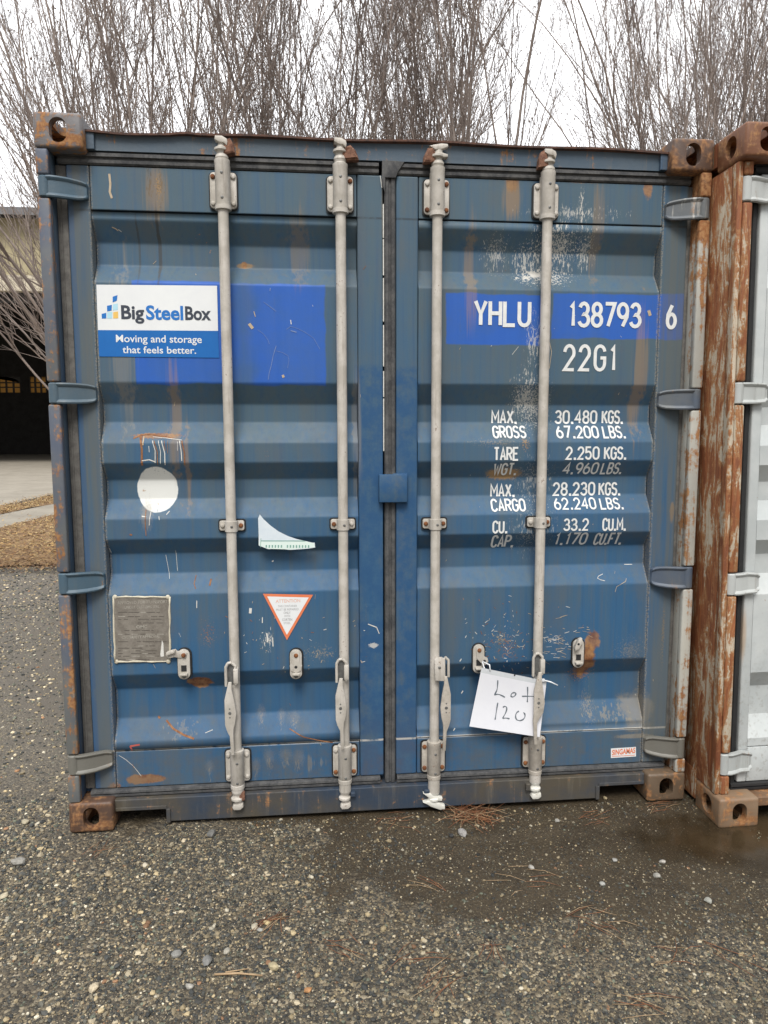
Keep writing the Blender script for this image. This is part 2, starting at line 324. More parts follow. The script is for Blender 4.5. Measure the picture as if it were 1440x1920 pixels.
# ------------------------------------------------------------------ materials
RUST_A, RUST_B, RUST_C = (0.10, 0.035, 0.016), (0.25, 0.095, 0.03), (0.36, 0.19, 0.08)
def mat_blue():
    n = N('weathered_blue_paint', 0.5, 0.0, 0.3)
    big = n.noise(1.4, 5, 0.6); st = n.noise(1.0, 4, 0.6, n.map((26, 26, 1.1))); st2 = n.noise(1.0, 3, 0.6, n.map((75, 75, 1.6)))
    fine = n.noise(170, 5, 0.7); mid = n.noise(24, 5, 0.65); vein = n.noise(1.0, 6, 0.75, n.map((190, 190, 45)))
    hgt = n.ss(n.z, 0.5, 2.35)
    grey = n.m_('ADD', n.m_('ADD', 0.12, n.m_('MULTIPLY', hgt, 0.62)), n.m_('ADD', n.m_('MULTIPLY', n.m_('SUBTRACT', st, 0.5), 1.6), n.m_('MULTIPLY', n.m_('SUBTRACT', big, 0.40), 1.9)), clamp=True)
    c = n.mix(grey, (0.033, 0.106, 0.212), (0.070, 0.118, 0.155))
    c = n.mix(n.m_('MULTIPLY', n.ss(st2, 0.52, 0.75), 0.32), c, (0.105, 0.105, 0.092))
    c = n.mix(n.m_('MULTIPLY', n.ss(n.m_('SUBTRACT', 0.55, st2), 0.05, 0.25), 0.30), c, (0.028, 0.075, 0.17))
    wide = n.noise(1.0, 5, 0.65, n.map((8, 8, 0.9), (3.1, 0, 0.4))); patch = n.noise(3.2, 6, 0.7)
    c = n.mix(n.m_('MULTIPLY', n.ss(n.m_('ADD', n.m_('MULTIPLY', wide, .6), n.m_('MULTIPLY', patch, .4)), 0.46, 0.62), 0.50), c, (0.098, 0.112, 0.118))
    # the centre stiles are cleaner, saturated blue with dark rubbed patches
    cs = n.rect(-0.118, 0.118, -0.1, 1.75, mid, 0.03, 0.02)
    c = n.mix(n.m_('MULTIPLY', cs, n.ss(mid, 0.25, 0.65)), c, (0.024, 0.082, 0.185))
    # roller-painted bright patches
    def xz(px, py): p = PD(px, py); return p[0], p[2]
    wv = n.noise(9, 3, 0.5)
    for a, b, cc in (((248, 527), (611, 723), 0), ((836, 549), (1012, 648), 1), ((1036, 549), (1284, 637), 1)):
        x0, z1 = xz(*a); x1, z0 = xz(*b)
        f = n.m_('MAXIMUM', n.rect(x0, x1, z0, z1, wv, 0.008, 0.03), 0.0)
        f = n.m_('MULTIPLY', f, n.m_('SUBTRACT', 1.0, n.m_('MULTIPLY', n.ss(st2, 0.62, 0.85), 0.5)))
        if cc == 0: f = n.m_('MULTIPLY', f, n.m_('SUBTRACT', 1.0, n.m_('MULTIPLY', n.m_('SUBTRACT', 1.0, n.ss(n.m_('ADD', n.m_('ABSOLUTE', n.m_('SUBTRACT', n.x, -0.535)), n.m_('MULTIPLY', n.m_('SUBTRACT', wv, .5), .10)), 0.0, 0.06)), .55)))   # patch colour fades beside the rod
        f = n.m_('MULTIPLY', f, n.m_('ADD', .72, n.m_('MULTIPLY', n.ss(patch, .32, .58), .28)))
        c = n.mix(n.m_('MULTIPLY', f, 0.95), c, n.mix(st, (0.018, 0.098, 0.43), (0.028, 0.122, 0.48)))
    # worn white disc
    cc = PD(296, 917); dr = n.m_('MULTIPLY', n.ss(vein, 0.56, 0.64), n.ss(n.m_('ADD', n.m_('ABSOLUTE', n.m_('SUBTRACT', n.z, float(cc[2]))), 0.0), 0.045, 0.08))
    disc = n.m_('MULTIPLY', n.blob(cc, 0.077, 0.088, mid, 0.12, 0.05), n.m_('SUBTRACT', 1.0, dr))
    c = n.mix(disc, c, (0.72, 0.73, 0.70))
    rust = n.mix(n.ss(mid, 0.35, 0.65), n.mix(n.ss(fine, 0.3, 0.7), RUST_A, RUST_B), RUST_C)
    # stains: px, py, rx, rz, noise, amp, soft, strength, colour
    TAN, WHT, DRK, MUD = (0.27, 0.24, 0.19), (0.60, 0.58, 0.53), (0.055, 0.05, 0.04), (0.34, 0.21, 0.09)
    for px, py, rx, rz, nz, amp, soft, k, colr in (
        (376, 1278, .055, .03, mid, 1.1, .25, .95, 'r'), (275, 1460, .085, .022, mid, 1.2, .3, .9, 'r'), (1098, 1240, .045, .085, mid, 1.3, .3, .95, 'r'),
        (1085, 1262, .085, .05, fine, 2.2, .3, .85, 'r'), (1112, 1200, .03, .05, mid, 1.6, .3, .8, 'r'), (945, 888, .085, .028, fine, 1.2, .4, .9, MUD), (985, 830, .03, .05, fine, 2.0, .3, .8, MUD), 
        (960, 340, .03, .05, st2, 1.0, .5, .75, 'r'), (960, 372, .045, .10, st2, 1.6, .6, .5, MUD), (300, 350, .022, .13, vein, 2.0, .4, .8, DRK), (280, 345, .018, .10, vein, 2.2, .4, .8, DRK), (297, 350, .02, .09, fine, 2.2, .4, .7, MUD), (292, 360, .05, .12, st2, 1.4, .6, .4, MUD), (300, 470, .008, .19, st2, .9, .5, .7, DRK),
        (262, 470, .006, .16, st2, .9, .5, .5, DRK), (460, 499, .04, .012, mid, 1.0, .4, .7, MUD), (458, 497, .012, .014, mid, .8, .3, .9, 'r'),
        (295, 817, .10, .012, fine, 1.8, .4, .85, 'r'), (275, 965, .03, .07, vein, 1.6, .6, .45, TAN), (352, 880, .012, .22, st2, 1.6, .6, .4, MUD),
        (1000, 521, .10, .05, mid, 2.0, .3, .9, WHT), (1020, 520, .15, .06, fine, 2.0, .3, .9, WHT), (1040, 470, .16, .15, vein, 2.1, .25, .85, WHT), (990, 490, .10, .10, vein, 2.1, .25, .7, WHT), (930, 480, .09, .11, vein, 2.6, .25, .55, WHT), (1095, 470, .07, .13, vein, 2.4, .25, .6, WHT), (1090, 385, .022, .09, vein, 2.0, .4, .7, WHT), (1075, 400, .3, .05, vein, 3.2, .3, .6, WHT),
        (1000, 640, .05, .16, vein, 2.3, .25, .6, WHT), (985, 745, .09, .15, vein, 2.0, .3, .7, WHT), (1000, 760, .10, .16, fine, 2.4, .3, .6, WHT), (1000, 990, .15, .16, vein, 3.0, .3, .45, WHT), (1000, 900, .12, .16, vein, 2.8, .3, .45, WHT), (930, 830, .16, .03, fine, 2.6, .4, .5, TAN),
        (940, 1200, .09, .085, fine, 4.2, .15, .9, TAN), (950, 1215, .06, .09, fine, 4.2, .2, .8, 'r'), (1040, 1200, .07, .03, fine, 3.8, .15, .9, WHT), (1180, 1220, .10, .10, fine, 3.2, .4, .4, TAN),
        (1100, 1320, .05, .12, vein, 2.2, .4, .6, TAN), (1190, 1330, .08, .09, mid, 1.8, .5, .55, TAN), (1140, 1340, .15, .06, st2, 2.0, .5, .5, TAN), (1190, 1380, .10, .012, fine, 1.2, .4, .7, TAN),
        (552, 1345, 0.032, 0.030, fine, 1.9, .7, .24, TAN), (552, 1359, 0.022, 0.045, vein, 2.2, .4, .45, TAN), (528, 1340, 0.021, 0.030, fine, 1.9, .7, .24, TAN), (528, 1354, 0.014, 0.045, vein, 2.2, .4, .45, TAN), (535, 1415, 0.034, 0.035, fine, 1.9, .7, .24, TAN), (535, 1429, 0.024, 0.053, vein, 2.2, .4, .45, TAN), (505, 1418, 0.029, 0.040, fine, 1.9, .7, .24, TAN), (505, 1432, 0.020, 0.060, vein, 2.2, .4, .45, TAN), (560, 1420, 0.034, 0.040, fine, 1.9, .7, .24, TAN), (560, 1434, 0.024, 0.060, vein, 2.2, .4, .45, TAN), (480, 1435, 0.023, 0.040, fine, 1.9, .7, .24, TAN), (480, 1449, 0.016, 0.060, vein, 2.2, .4, .45, TAN), (600, 1430, .09, .05, st2, 2.2, .4, .4, TAN), (393, 1437, 0.023, 0.035, fine, 1.9, .7, .24, TAN), (393, 1451, 0.016, 0.053, vein, 2.2, .4, .45, TAN), (490, 1335, 0.023, 0.040, fine, 1.9, .7, .24, TAN), (490, 1349, 0.016, 0.060, vein, 2.2, .4, .45, TAN),
        (340, 1370, .09, .06, st2, 2.4, .4, .35, TAN), (600, 1225, .13, .06, fine, 4.6, .1, .9, TAN), (500, 1200, .04, .07, vein, 3.6, .15, .9, WHT), (390, 1190, .05, .10, fine, 5.0, .1, .8, 'r'), (700, 1210, .02, .012, fine, 1.6, .3, .7, WHT), (645, 1250, .03, .05, fine, 4.0, .15, .8, 'r'), 
        (215, 1480, .03, .03, fine, 1.5, .3, .8, 'r'), (1243, 1190, .012, .2, fine, 2.2, .4, .6, MUD), (1260, 960, .012, .05, mid, 1.0, .5, .7, MUD), (1120, 440, .03, .22, st2, 1.8, .6, .28, MUD), (560, 470, .05, .16, st2, 1.9, .6, .22, MUD), (880, 520, .03, .25, st2, 1.9, .6, .35, MUD), (1200, 700, .04, .30, st2, 1.9, .6, .40, MUD), (230, 640, .05, .35, st2, 1.9, .6, .35, TAN), (1215, 345, .02, .06, mid, 1.4, .4, .8, 'r'), (1090, 338, .08, .012, fine, 1.8, .4, .7, 'r'), (330, 790, .03, .30, st2, 1.9, .6, .35, MUD), (645, 400, .012, .28, st2, 1.2, .5, .45, TAN), (720, 375, .014, .25, st2, 1.2, .5, .5, TAN), (668, 800, .02, .3, st2, 1.6, .5, .4, TAN)):
        p = PD(px, py); c = n.mix(n.blob(p, rx, rz, nz, amp, soft, k), c, rust if colr == 'r' else colr)
    # chips everywhere, dust lying low, dirt collected along the welds
    c = n.mix(n.m_('MULTIPLY', n.ss(n.noise(150, 3, 0.6), 0.75, 0.80), 0.6), c, (0.36, 0.36, 0.34))
    c = n.mix(n.m_('MULTIPLY', n.ss(n.m_('MULTIPLY', n.noise(48, 4, 0.7), n.ss(n.noise(3.0, 3, 0.5), 0.4, 0.7)), 0.62, 0.70), 0.8), c, rust)
    low = n.m_('MULTIPLY', n.m_('SUBTRACT', 1.0, n.ss(n.z, 0.13, 0.5)), n.ss(mid, 0.3, 0.75))
    c = n.mix(n.m_('MULTIPLY', low, 0.55), c, (0.105, 0.096, 0.08))
    for z0, colr, k in ((0.289, (0.55, 0.52, 0.46), 0.75), (2.2895, (0.03, 0.035, 0.04), 0.6)):
        d = n.m_('ABSOLUTE', n.m_('SUBTRACT', n.z, z0))
        c = n.mix(n.m_('MULTIPLY', n.m_('SUBTRACT', 1.0, n.ss(d, 0.002, 0.006)), n.m_('MULTIPLY', n.ss(mid, 0.3, 0.5), k)), c, colr)
    dx = n.m_('ABSOLUTE', n.m_('SUBTRACT', n.m_('ABSOLUTE', n.x), 1.058))
    edge = n.m_('MULTIPLY', n.m_('SUBTRACT', 1.0, n.ss(dx, 0.002, 0.011)), n.ss(fine, 0.42, 0.6))
    c = n.mix(n.m_('MULTIPLY', edge, 0.75), c, (0.30, 0.26, 0.2))
    sq = n.m_('MULTIPLY', n.ss(n.m_('ABSOLUTE', n.x), 1.062, 1.075), n.ss(st, 0.3, 0.6))
    c = n.mix(n.m_('MULTIPLY', sq, 0.62), c, (0.118, 0.122, 0.110))
    ed = n.m_('MULTIPLY', n.ss(n.x, -1.112, -1.120), n.ss(mid, 0.2, 0.5)); c = n.mix(n.m_('MULTIPLY', ed, .5), c, (0.030, 0.088, 0.20))
    n.set('Roughness', n.m_('ADD', 0.42, n.m_('MULTIPLY', mid, 0.25)))
    n.bump(n.m_('ADD', n.m_('MULTIPLY', fine, 0.5), mid), 0.0012, 0.35)
    return n.col(c)
def mat_frame(name, ca, cb, rust_lo, rust_hi, streak=True, white=None, wlo=0.6, ztop=None):
    n = N(name, 0.62)
    st = n.noise(1.0, 5, 0.65, n.map((30, 30, 2.2) if streak else (9, 9, 9))); big = n.noise(2.2, 5, 0.65); fine = n.noise(70, 5, 0.7); mid = n.noise(17, 6, 0.7)
    c = n.mix(n.ss(big, 0.35, 0.65), ca, cb)
    c = n.mix(n.m_('MULTIPLY', n.ss(st, 0.5, 0.75), 0.5), c, (0.16, 0.15, 0.125))
    if white: c = n.mix(n.ss(n.m_('ADD', n.m_('MULTIPLY', st, 0.6), n.m_('MULTIPLY', big, 0.4)), wlo, wlo+0.06), c, white)
    rust = n.mix(n.ss(fine, 0.35, 0.65), n.mix(n.ss(mid, 0.35, 0.6), RUST_A, RUST_B), RUST_C)
    w = n.m_('ADD', n.m_('MULTIPLY', st, 0.45), n.m_('ADD', n.m_('MULTIPLY', mid, 0.4), n.m_('MULTIPLY', fine, 0.15)))
    if ztop: w = n.m_('ADD', w, n.m_('MULTIPLY', n.ss(n.z, ztop, ztop+0.12), 0.14))
    f = n.ss(w, rust_lo, rust_hi)
    c = n.mix(f, c, rust)
    n.set('Roughness', n.m_('ADD', 0.5, n.m_('MULTIPLY', f, 0.35)))
    n.bump(n.m_('ADD', fine, n.m_('MULTIPLY', f, 0.6)), 0.0015, 0.5)
    return n.col(c)
def mat_plain(name, ca, cb, scale=30, rough=0.6, metal=0.0, bump=0.4, speck=None, spec=0.5):
    n = N(name, rough, metal, spec)
    a = n.noise(scale, 5, 0.65); b = n.noise(scale*5, 3, 0.6)
    c = n.mix(n.ss(n.m_('ADD', n.m_('MULTIPLY', a, 0.7), n.m_('MULTIPLY', b, 0.3)), 0.35, 0.65), ca, cb)
    if speck: c = n.mix(n.m_('MULTIPLY', n.ss(b, 0.64, 0.72), 0.8), c, speck)
    if bump: n.bump(b, 0.0012, bump)
    return n.col(c)
M = {}
M['blue'] = mat_blue()
M['frame_blue'] = mat_frame('faded_blue_frame_paint', (0.060, 0.090, 0.122), (0.038, 0.078, 0.142), 0.56, 0.66)
M['post_left'] = mat_frame('purple_blue_post_paint', (0.080, 0.098, 0.140), (0.140, 0.145, 0.140), 0.505, 0.58, True, (0.38, 0.37, 0.33), 0.60)
M['post_right'] = mat_frame('chalky_white_post_paint', (0.46, 0.45, 0.40), (0.37, 0.37, 0.34), 0.49, 0.56, ztop=2.18)
M['sill'] = mat_frame('muddy_blue_sill_paint', (0.030, 0.048, 0.078), (0.085, 0.072, 0.052), 0.545, 0.64, True)
M['cast_rust'] = mat_frame('rusted_casting', (0.085, 0.052, 0.038), (0.125, 0.062, 0.033), 0.44, 0.62, False)
M['cast_grey'] = mat_frame('rust_flecked_casting', (0.16, 0.155, 0.16), (0.125, 0.105, 0.10), 0.47, 0.54, False)
M['cast_mud'] = mat_frame('mud_brown_casting', (0.135, 0.095, 0.062), (0.10, 0.062, 0.038), 0.49, 0.60, False)
M['rust'] = mat_plain('bare_rust', RUST_A, RUST_B, 40, 0.85)
M['rust_lump'] = mat_plain('flaking_rust', (0.10, 0.045, 0.03), (0.26, 0.13, 0.08), 60, 0.9, speck=(0.45, 0.38, 0.32))
M['gasket_dusty'] = mat_plain('dust_covered_rubber', (0.085, 0.080, 0.073), (0.15, 0.142, 0.13), 26, 0.85)
M['rim'] = mat_plain('dark_rusty_rim', (0.045, 0.028, 0.024), (0.12, 0.055, 0.035), 30, 0.85)
M['header_blue'] = mat_frame('greyed_header_paint', (0.078, 0.108, 0.138), (0.055, 0.090, 0.130), 0.53, 0.62)
M['gasket'] = mat_plain('dusty_black_rubber', (0.040, 0.042, 0.046), (0.105, 0.104, 0.102), 22, 0.8)
M['rubber'] = mat_plain('black_rubber', (0.012, 0.012, 0.013), (0.02, 0.02, 0.02), 30, 0.7)
M['zinc'] = mat_plain('dusty_galvanised_steel', (0.47, 0.435, 0.385), (0.60, 0.565, 0.51), 14, 0.55, 0.05, speck=(0.24, 0.19, 0.14))
def mat_rod(name, ca, cb):
    n = N(name, .55, 0.05)
    a = n.noise(14, 5, .65); b = n.noise(110, 4, .65); st = n.noise(1.0, 5, .7, n.map((60, 60, 5)))
    c = n.mix(n.ss(a, .35, .65), ca, cb); c = n.mix(n.m_('MULTIPLY', n.ss(st, .52, .72), .55), c, (.27, .235, .19))
    c = n.mix(n.m_('MULTIPLY', n.ss(n.m_('ADD', n.m_('MULTIPLY', b, .6), n.m_('MULTIPLY', a, .4)), .615, .65), .8), c, (.17, .10, .06))
    n.bump(b, .0012, .4); return n.col(c)
M['zinc'] = mat_rod('dusty_galvanised_rod', (0.43, 0.40, 0.35), (0.56, 0.525, 0.475)); M['zinc_old'] = mat_rod('stained_galvanised_rod', (0.34, 0.305, 0.255), (0.50, 0.455, 0.395))
M['zinc_white'] = mat_plain('white_painted_steel', (0.60, 0.59, 0.53), (0.70, 0.69, 0.63), 20, 0.5, 0.0, speck=(0.42, 0.36, 0.28))
M['zinc_old'] = mat_plain('stained_galvanised_steel', (0.37, 0.335, 0.285), (0.53, 0.485, 0.425), 16, 0.6, 0.05, speck=(0.2, 0.11, 0.06))
M['zinc_dark'] = mat_plain('rivet_steel', (0.12, 0.12, 0.12), (0.2, 0.2, 0.19), 60, 0.5, 0.4)
M['hinge_blue'] = mat_frame('blue_hinge_paint', (0.055, 0.105, 0.150), (0.092, 0.120, 0.136), 0.56, 0.66)
M['hinge_right'] = mat_frame('scuffed_blue_hinge_paint', (0.072, 0.098, 0.142), (0.125, 0.135, 0.138), 0.57, 0.68, True, (0.42, 0.42, 0.40), 0.56)
M['hinge_mud'] = mat_frame('dirty_hinge_paint', (0.135, 0.125, 0.105), (0.16, 0.155, 0.135), 0.57, 0.68)
M['white_letter'] = mat_plain('white_lettering_paint', (0.66, 0.67, 0.66), (0.76, 0.77, 0.76), 40, 0.55, bump=0)
M['vinyl_white'] = mat_plain('white_vinyl', (0.74, 0.76, 0.77), (0.78, 0.80, 0.80), 6, 0.35, bump=0)
M['vinyl_blue'] = mat_plain('blue_vinyl', (0.006, 0.125, 0.42), (0.008, 0.14, 0.45), 6, 0.35, bump=0)
M['ink_dark'] = mat_plain('dark_slate_ink', (0.035, 0.045, 0.065), (0.04, 0.05, 0.07), 10, 0.4, bump=0)
M['ink_blue'] = mat_plain('mid_blue_ink', (0.012, 0.155, 0.50), (0.014, 0.165, 0.52), 10, 0.4, bump=0)
M['ink_light'] = mat_plain('light_blue_ink', (0.42, 0.68, 0.80), (0.43, 0.69, 0.8), 10, 0.4, bump=0)
M['ink_yellow'] = mat_plain('yellow_ink', (0.80, 0.50, 0.12), (0.8, 0.52, 0.14), 10, 0.4, bump=0)
M['ink_orange'] = mat_plain('orange_ink', (0.72, 0.19, 0.08), (0.74, 0.22, 0.10), 20, 0.45, bump=0)
M['ink_faded'] = mat_plain('faded_orange_ink', (0.74, 0.42, 0.32), (0.74, 0.46, 0.36), 20, 0.45, bump=0)
M['ink_grey'] = mat_plain('grey_ink', (0.30, 0.30, 0.31), (0.38, 0.38, 0.38), 20, 0.5, bump=0)
M['ink_green'] = mat_plain('green_ink', (0.17, 0.36, 0.30), (0.22, 0.40, 0.34), 20, 0.5, bump=0)
M['plate'] = mat_plain('brown_grey_plate', (0.19, 0.17, 0.145), (0.29, 0.265, 0.23), 22, 0.45, 0.3, speck=(0.32, 0.29, 0.24))
M['plate_text'] = mat_plain('worn_plate_lettering', (0.30, 0.28, 0.24), (0.44, 0.42, 0.37), 60, 0.5, bump=0)
M['plate_line'] = mat_plain('dark_plate_lines', (0.075, 0.065, 0.055), (0.11, 0.10, 0.085), 60, 0.5, bump=0)
M['sealant'] = mat_plain('cream_sealant', (0.52, 0.47, 0.36), (0.62, 0.58, 0.47), 40, 0.7)
M['marker'] = mat_plain('grey_marker_ink', (0.10, 0.125, 0.15), (0.15, 0.175, 0.20), 80, 0.6, bump=0)
M['chip_white'] = mat_plain('scratched_primer', (0.55, 0.54, 0.50), (0.70, 0.69, 0.65), 60, 0.7, bump=0)
M['chip_rust'] = mat_plain('rust_scratch', (0.17, 0.06, 0.025), (0.32, 0.16, 0.07), 60, 0.8, bump=0)
M['chip_tan'] = mat_plain('tan_scrape', (0.42, 0.33, 0.22), (0.52, 0.42, 0.30), 60, 0.8, bump=0)
M['chip_faint'] = mat_plain('faint_scratch', (0.10, 0.17, 0.40), (0.20, 0.27, 0.46), 160, .7, bump=0)
M['chip_red'] = mat_plain('red_crayon', (0.40, 0.07, 0.06), (0.42, 0.1, 0.08), 60, 0.8, bump=0)

# ------------------------------------------------------------------ container parts
def casting_mesh(sx, top):
    """corner casting 162 wide, 178 deep, 118 high, local origin at its outer front lower corner; sx=+1 extends to +x (left casting)"""
    bm = bmesh.new(); box(bm, 0, 0.162, 0, 0.178, 0, 0.118, 0.011, 3)
    me = bpy.data.meshes.new('corner_casting'); bm.to_mesh(me); bm.free()
    o = bpy.data.objects.new('corner_casting', me); COL.objects.link(o)
    cut = bmesh.new(); box(cut, 0.017, 0.146, 0.030, 0.162, 0.028 if not top else 0.014, 0.104 if not top else 0.090)
    cuts = [cut]
    c2 = bmesh.new(); prism(c2, rrect(0.053, 0.111, 0.018, 0.100, 0.0285, 6), -0.05, 0.05); cuts.append(c2)
    c3 = bmesh.new(); prism(c3, rrect(0.055, 0.122, 0.022, 0.098, 0.0325, 6), -0.05, 0.04, axis='x'); cuts.append(c3)
    c4 = bmesh.new(); zz = (0.05, 0.2) if top else (-0.08, 0.06); prism(c4, rrect(0.05, 0.114, 0.03, 0.14, 0.03, 6), zz[0], zz[1], axis='z'); cuts.append(c4)
    tmp = []
    for c in cuts:
        m2 = bpy.data.meshes.new('cutter'); bmesh.ops.recalc_face_normals(c, faces=c.faces); c.to_mesh(m2); c.free()
        q = bpy.data.objects.new('cutter', m2); COL.objects.link(q); tmp.append(q)
        md = o.modifiers.new('cut', 'BOOLEAN'); md.object = q; md.operation = 'DIFFERENCE'; md.solver = 'EXACT'
    dg = bpy.context.evaluated_depsgraph_get(); out = bpy.data.meshes.new_from_object(o.evaluated_get(dg))
    for q in tmp + [o]: bpy.data.objects.remove(q)
    if sx < 0:
        b = bmesh.new(); b.from_mesh(out)
        for v in b.verts: v.co.x = -v.co.x
        bmesh.ops.reverse_faces(b, faces=b.faces); b.to_mesh(out); b.free()
    return out
CAST = {(s, t): casting_mesh(s, t) for s in (1, -1) for t in (False, True)}
H_, HW, LEN = 2.591, 1.219, 6.058
def castings(root, mats):
    for s in (-1, 1):
        for top in (False, True):
            for back in (False, True):
                me = CAST[(-s, top)].copy()
                me.materials.clear(); me.materials.append(mats[(s, top)])
                for p in me.polygons: p.material_index = 0; p.use_smooth = True
                me.set_sharp_from_angle(angle=R(35))
                o = link('corner_casting', me, root)
                o.location = (s*HW, 0 if not back else LEN, 0 if not top else H_-0.118)
                if back: o.scale = (1, -1, 1)
HZ_L = [(2.428, 2.352), (1.694, 1.616), (0.975, 0.893), (0.262, 0.185)]
def hinge_zs(pys, px, Y):
    return [(P(px, a, Y)[2], P(px, b, Y)[2]) for a, b in pys]
def post(root, s, zs, m, yf=0.004, mback=None):
    """one rear corner post: a back box section, an inner lip and the hinge strip cut where the knuckles sit"""
    bm = bmesh.new()
    z0, z1 = 0.118, H_-0.118
    x = lambda a: s*a
    def bx(a, b, *r, **k): box(bm, min(x(a), x(b)), max(x(a), x(b)), *r, **k)
    bx(1.217, 1.140, 0.092, 0.150, z0, z1, bev=0.004, mi=1)
    bx(1.217, 1.176, yf+0.030, 0.0915, z0, z1, bev=0.003, mi=1)
    edges = [z0] + [v for a, b in sorted([(q[1], q[0]) for q in zs]) for v in (a-0.003, b+0.003)] + [z1]
    for a, b in zip(edges[::2], edges[1::2]): bx(1.2175, 1.175, yf, yf+0.0295, a, b, bev=0.007, seg=3)
    return obj('corner_post', bm, [m, mback or m], root, 35)
def hinge_bm(s, zt, zb, yf=0.0, reach=1.062, ys=YST):
    bm = bmesh.new(); zc = (zt+zb)/2; h0 = (zt-zb)/2
    secs = [(1.186, yf+0.004, h0), (1.172, yf+0.002, h0), (1.150, yf+0.008, h0), (1.120, yf+0.020, h0*0.99), (1.090, ys-0.026, h0*0.93), (reach+0.012, ys-0.020, h0*0.84), (reach+0.003, ys-0.017, h0*0.72), (reach, ys-0.008, h0*0.62)]
    rings = []
    for xx, y, h in secs:
        d = 0.016; lip = min(0.010, h*0.3)
        q = [(y+d, -h), (y, -h), (y-0.002, -h+lip*0.5), (y, -h+lip), (y+0.005, -h+lip*1.5), (y+0.005, h-lip*1.5), (y, h-lip), (y-0.002, h-lip*0.5), (y, h), (y+d, h)]
        rings.append([bm.verts.new((s*xx, a, zc+b)) for a, b in q])
    fs = []
    for a, b in zip(rings, rings[1:]):
        for k in range(len(a)): fs.append(bm.faces.new((a[k], a[(k+1) % len(a)], b[(k+1) % len(a)], b[k])))
    fs += [bm.faces.new(rings[0]), bm.faces.new(rings[-1][::-1])]
    bmesh.ops.recalc_face_normals(bm, faces=fs)
    lathe(bm, s*1.196, yf+0.0205, [(0.0165, zb), (0.0205, zb+0.004), (0.0205, zt-0.004), (0.0165, zt)], 14)
    return bm

# ================================================================== BLUE CONTAINER
blue = empty('shipping_container', (0, 0, 0), 'weathered blue shipping container with closed double doors and four pale lock rods', 'shipping container')
castings(blue, {(-1, True): M['cast_grey'], (-1, False): M['cast_rust'], (1, True): M['cast_rust'], (1, False): M['cast_mud']})
HL = hinge_zs([(332, 372), (718, 757), (1074, 1113), (1415, 1451)], 120, 0.02)
HR = hinge_zs([(372, 412), (730, 768), (1062, 1102), (1381, 1418)], 1290, 0.02)
post(blue, -1, HL, M['post_left'], mback=M['frame_blue'])
tag(post(blue, 1, HR, M['post_right'], mback=M['post_right']), 'chalky white post flecked with rust')

# header with its dented, rusty rim
bm = bmesh.new(); n = 60; HX = 1.058
rows = [(0.052, 2.488), (0.052, 2.540), (0.050, 2.545)]
rim = []
for k in range(n+1):
    x = -HX+2*HX*k/n
    d = 0.004*math.sin(2.1*x+1)+0.003*math.sin(9.7*x)+0.006*math.exp(-((x+0.72)/0.04)**2)-0.005*math.exp(-((x+0.93)/0.09)**2)
    rim.append((x, d))
vv = [[bm.verts.new((x, y, z if z < 2.53 else z+d*0.6)) for x, d in rim] for y, z in rows]
top = [[bm.verts.new((x, y, z+d)) for x, d in rim] for y, z in ((0.034+0.0, 2.546), (0.034, 2.553), (0.15, 2.556))]
allr = vv+top; fs = []
for j, (a, b) in enumerate(zip(allr, allr[1:])):
    for k in range(n):
        f = bm.faces.new((a[k], a[k+1], b[k+1], b[k])); f.material_index = 1 if j >= 2 else 0; fs.append(f)
back = [bm.verts.new((x, 0.15, 2.488)) for x, d in rim]
for k in range(n):
    fs.append(bm.faces.new((vv[0][k+1], vv[0][k], back[k], back[k+1]))); fs.append(bm.faces.new((top[2][k], top[2][k+1], back[k+1], back[k])))
for s in (0, n): fs.append(bm.faces.new([r[s] for r in allr]+[back[s]]))
bmesh.ops.recalc_face_normals(bm, faces=fs)
header = obj('header', bm, [M['header_blue'], M['rim']], blue, 40)
# sloping shoulders beside the top castings
for s in (-1, 1):
    bm = bmesh.new()
    prism(bm, [(s*1.058, 2.488), (s*1.058, 2.555), (s*1.030, 2.552), (s*1.030, 2.488)], 0.040, 0.0515, 0.002)
    obj('header_gusset', bm, [M['frame_blue']], blue)
# sill with the two forklift notches
bm = bmesh.new()
prism(bm, [(-1.057, 0.108), (-1.057, 0.066), (-1.03, 0.064), (-0.872, 0.064), (-0.866, 0.055), (-0.866, 0.012), (0.868, 0.012), (0.868, 0.058), (0.875, 0.066), (1.03, 0.066), (1.057, 0.066), (1.057, 0.108)], 0.030, 0.110, 0.003)
for s in (-1, 1):
    box(bm, min(s*0.863, s*1.055), max(s*0.863, s*1.055), 0.0255, 0.0295, 0.0655, 0.079, 0.0015)
    box(bm, min(s*0.850, s*0.865), max(s*0.850, s*0.865), 0.0235, 0.0295, 0.010, 0.066, 0.0015)
sill = obj('sill', bm, [M['sill']], blue)
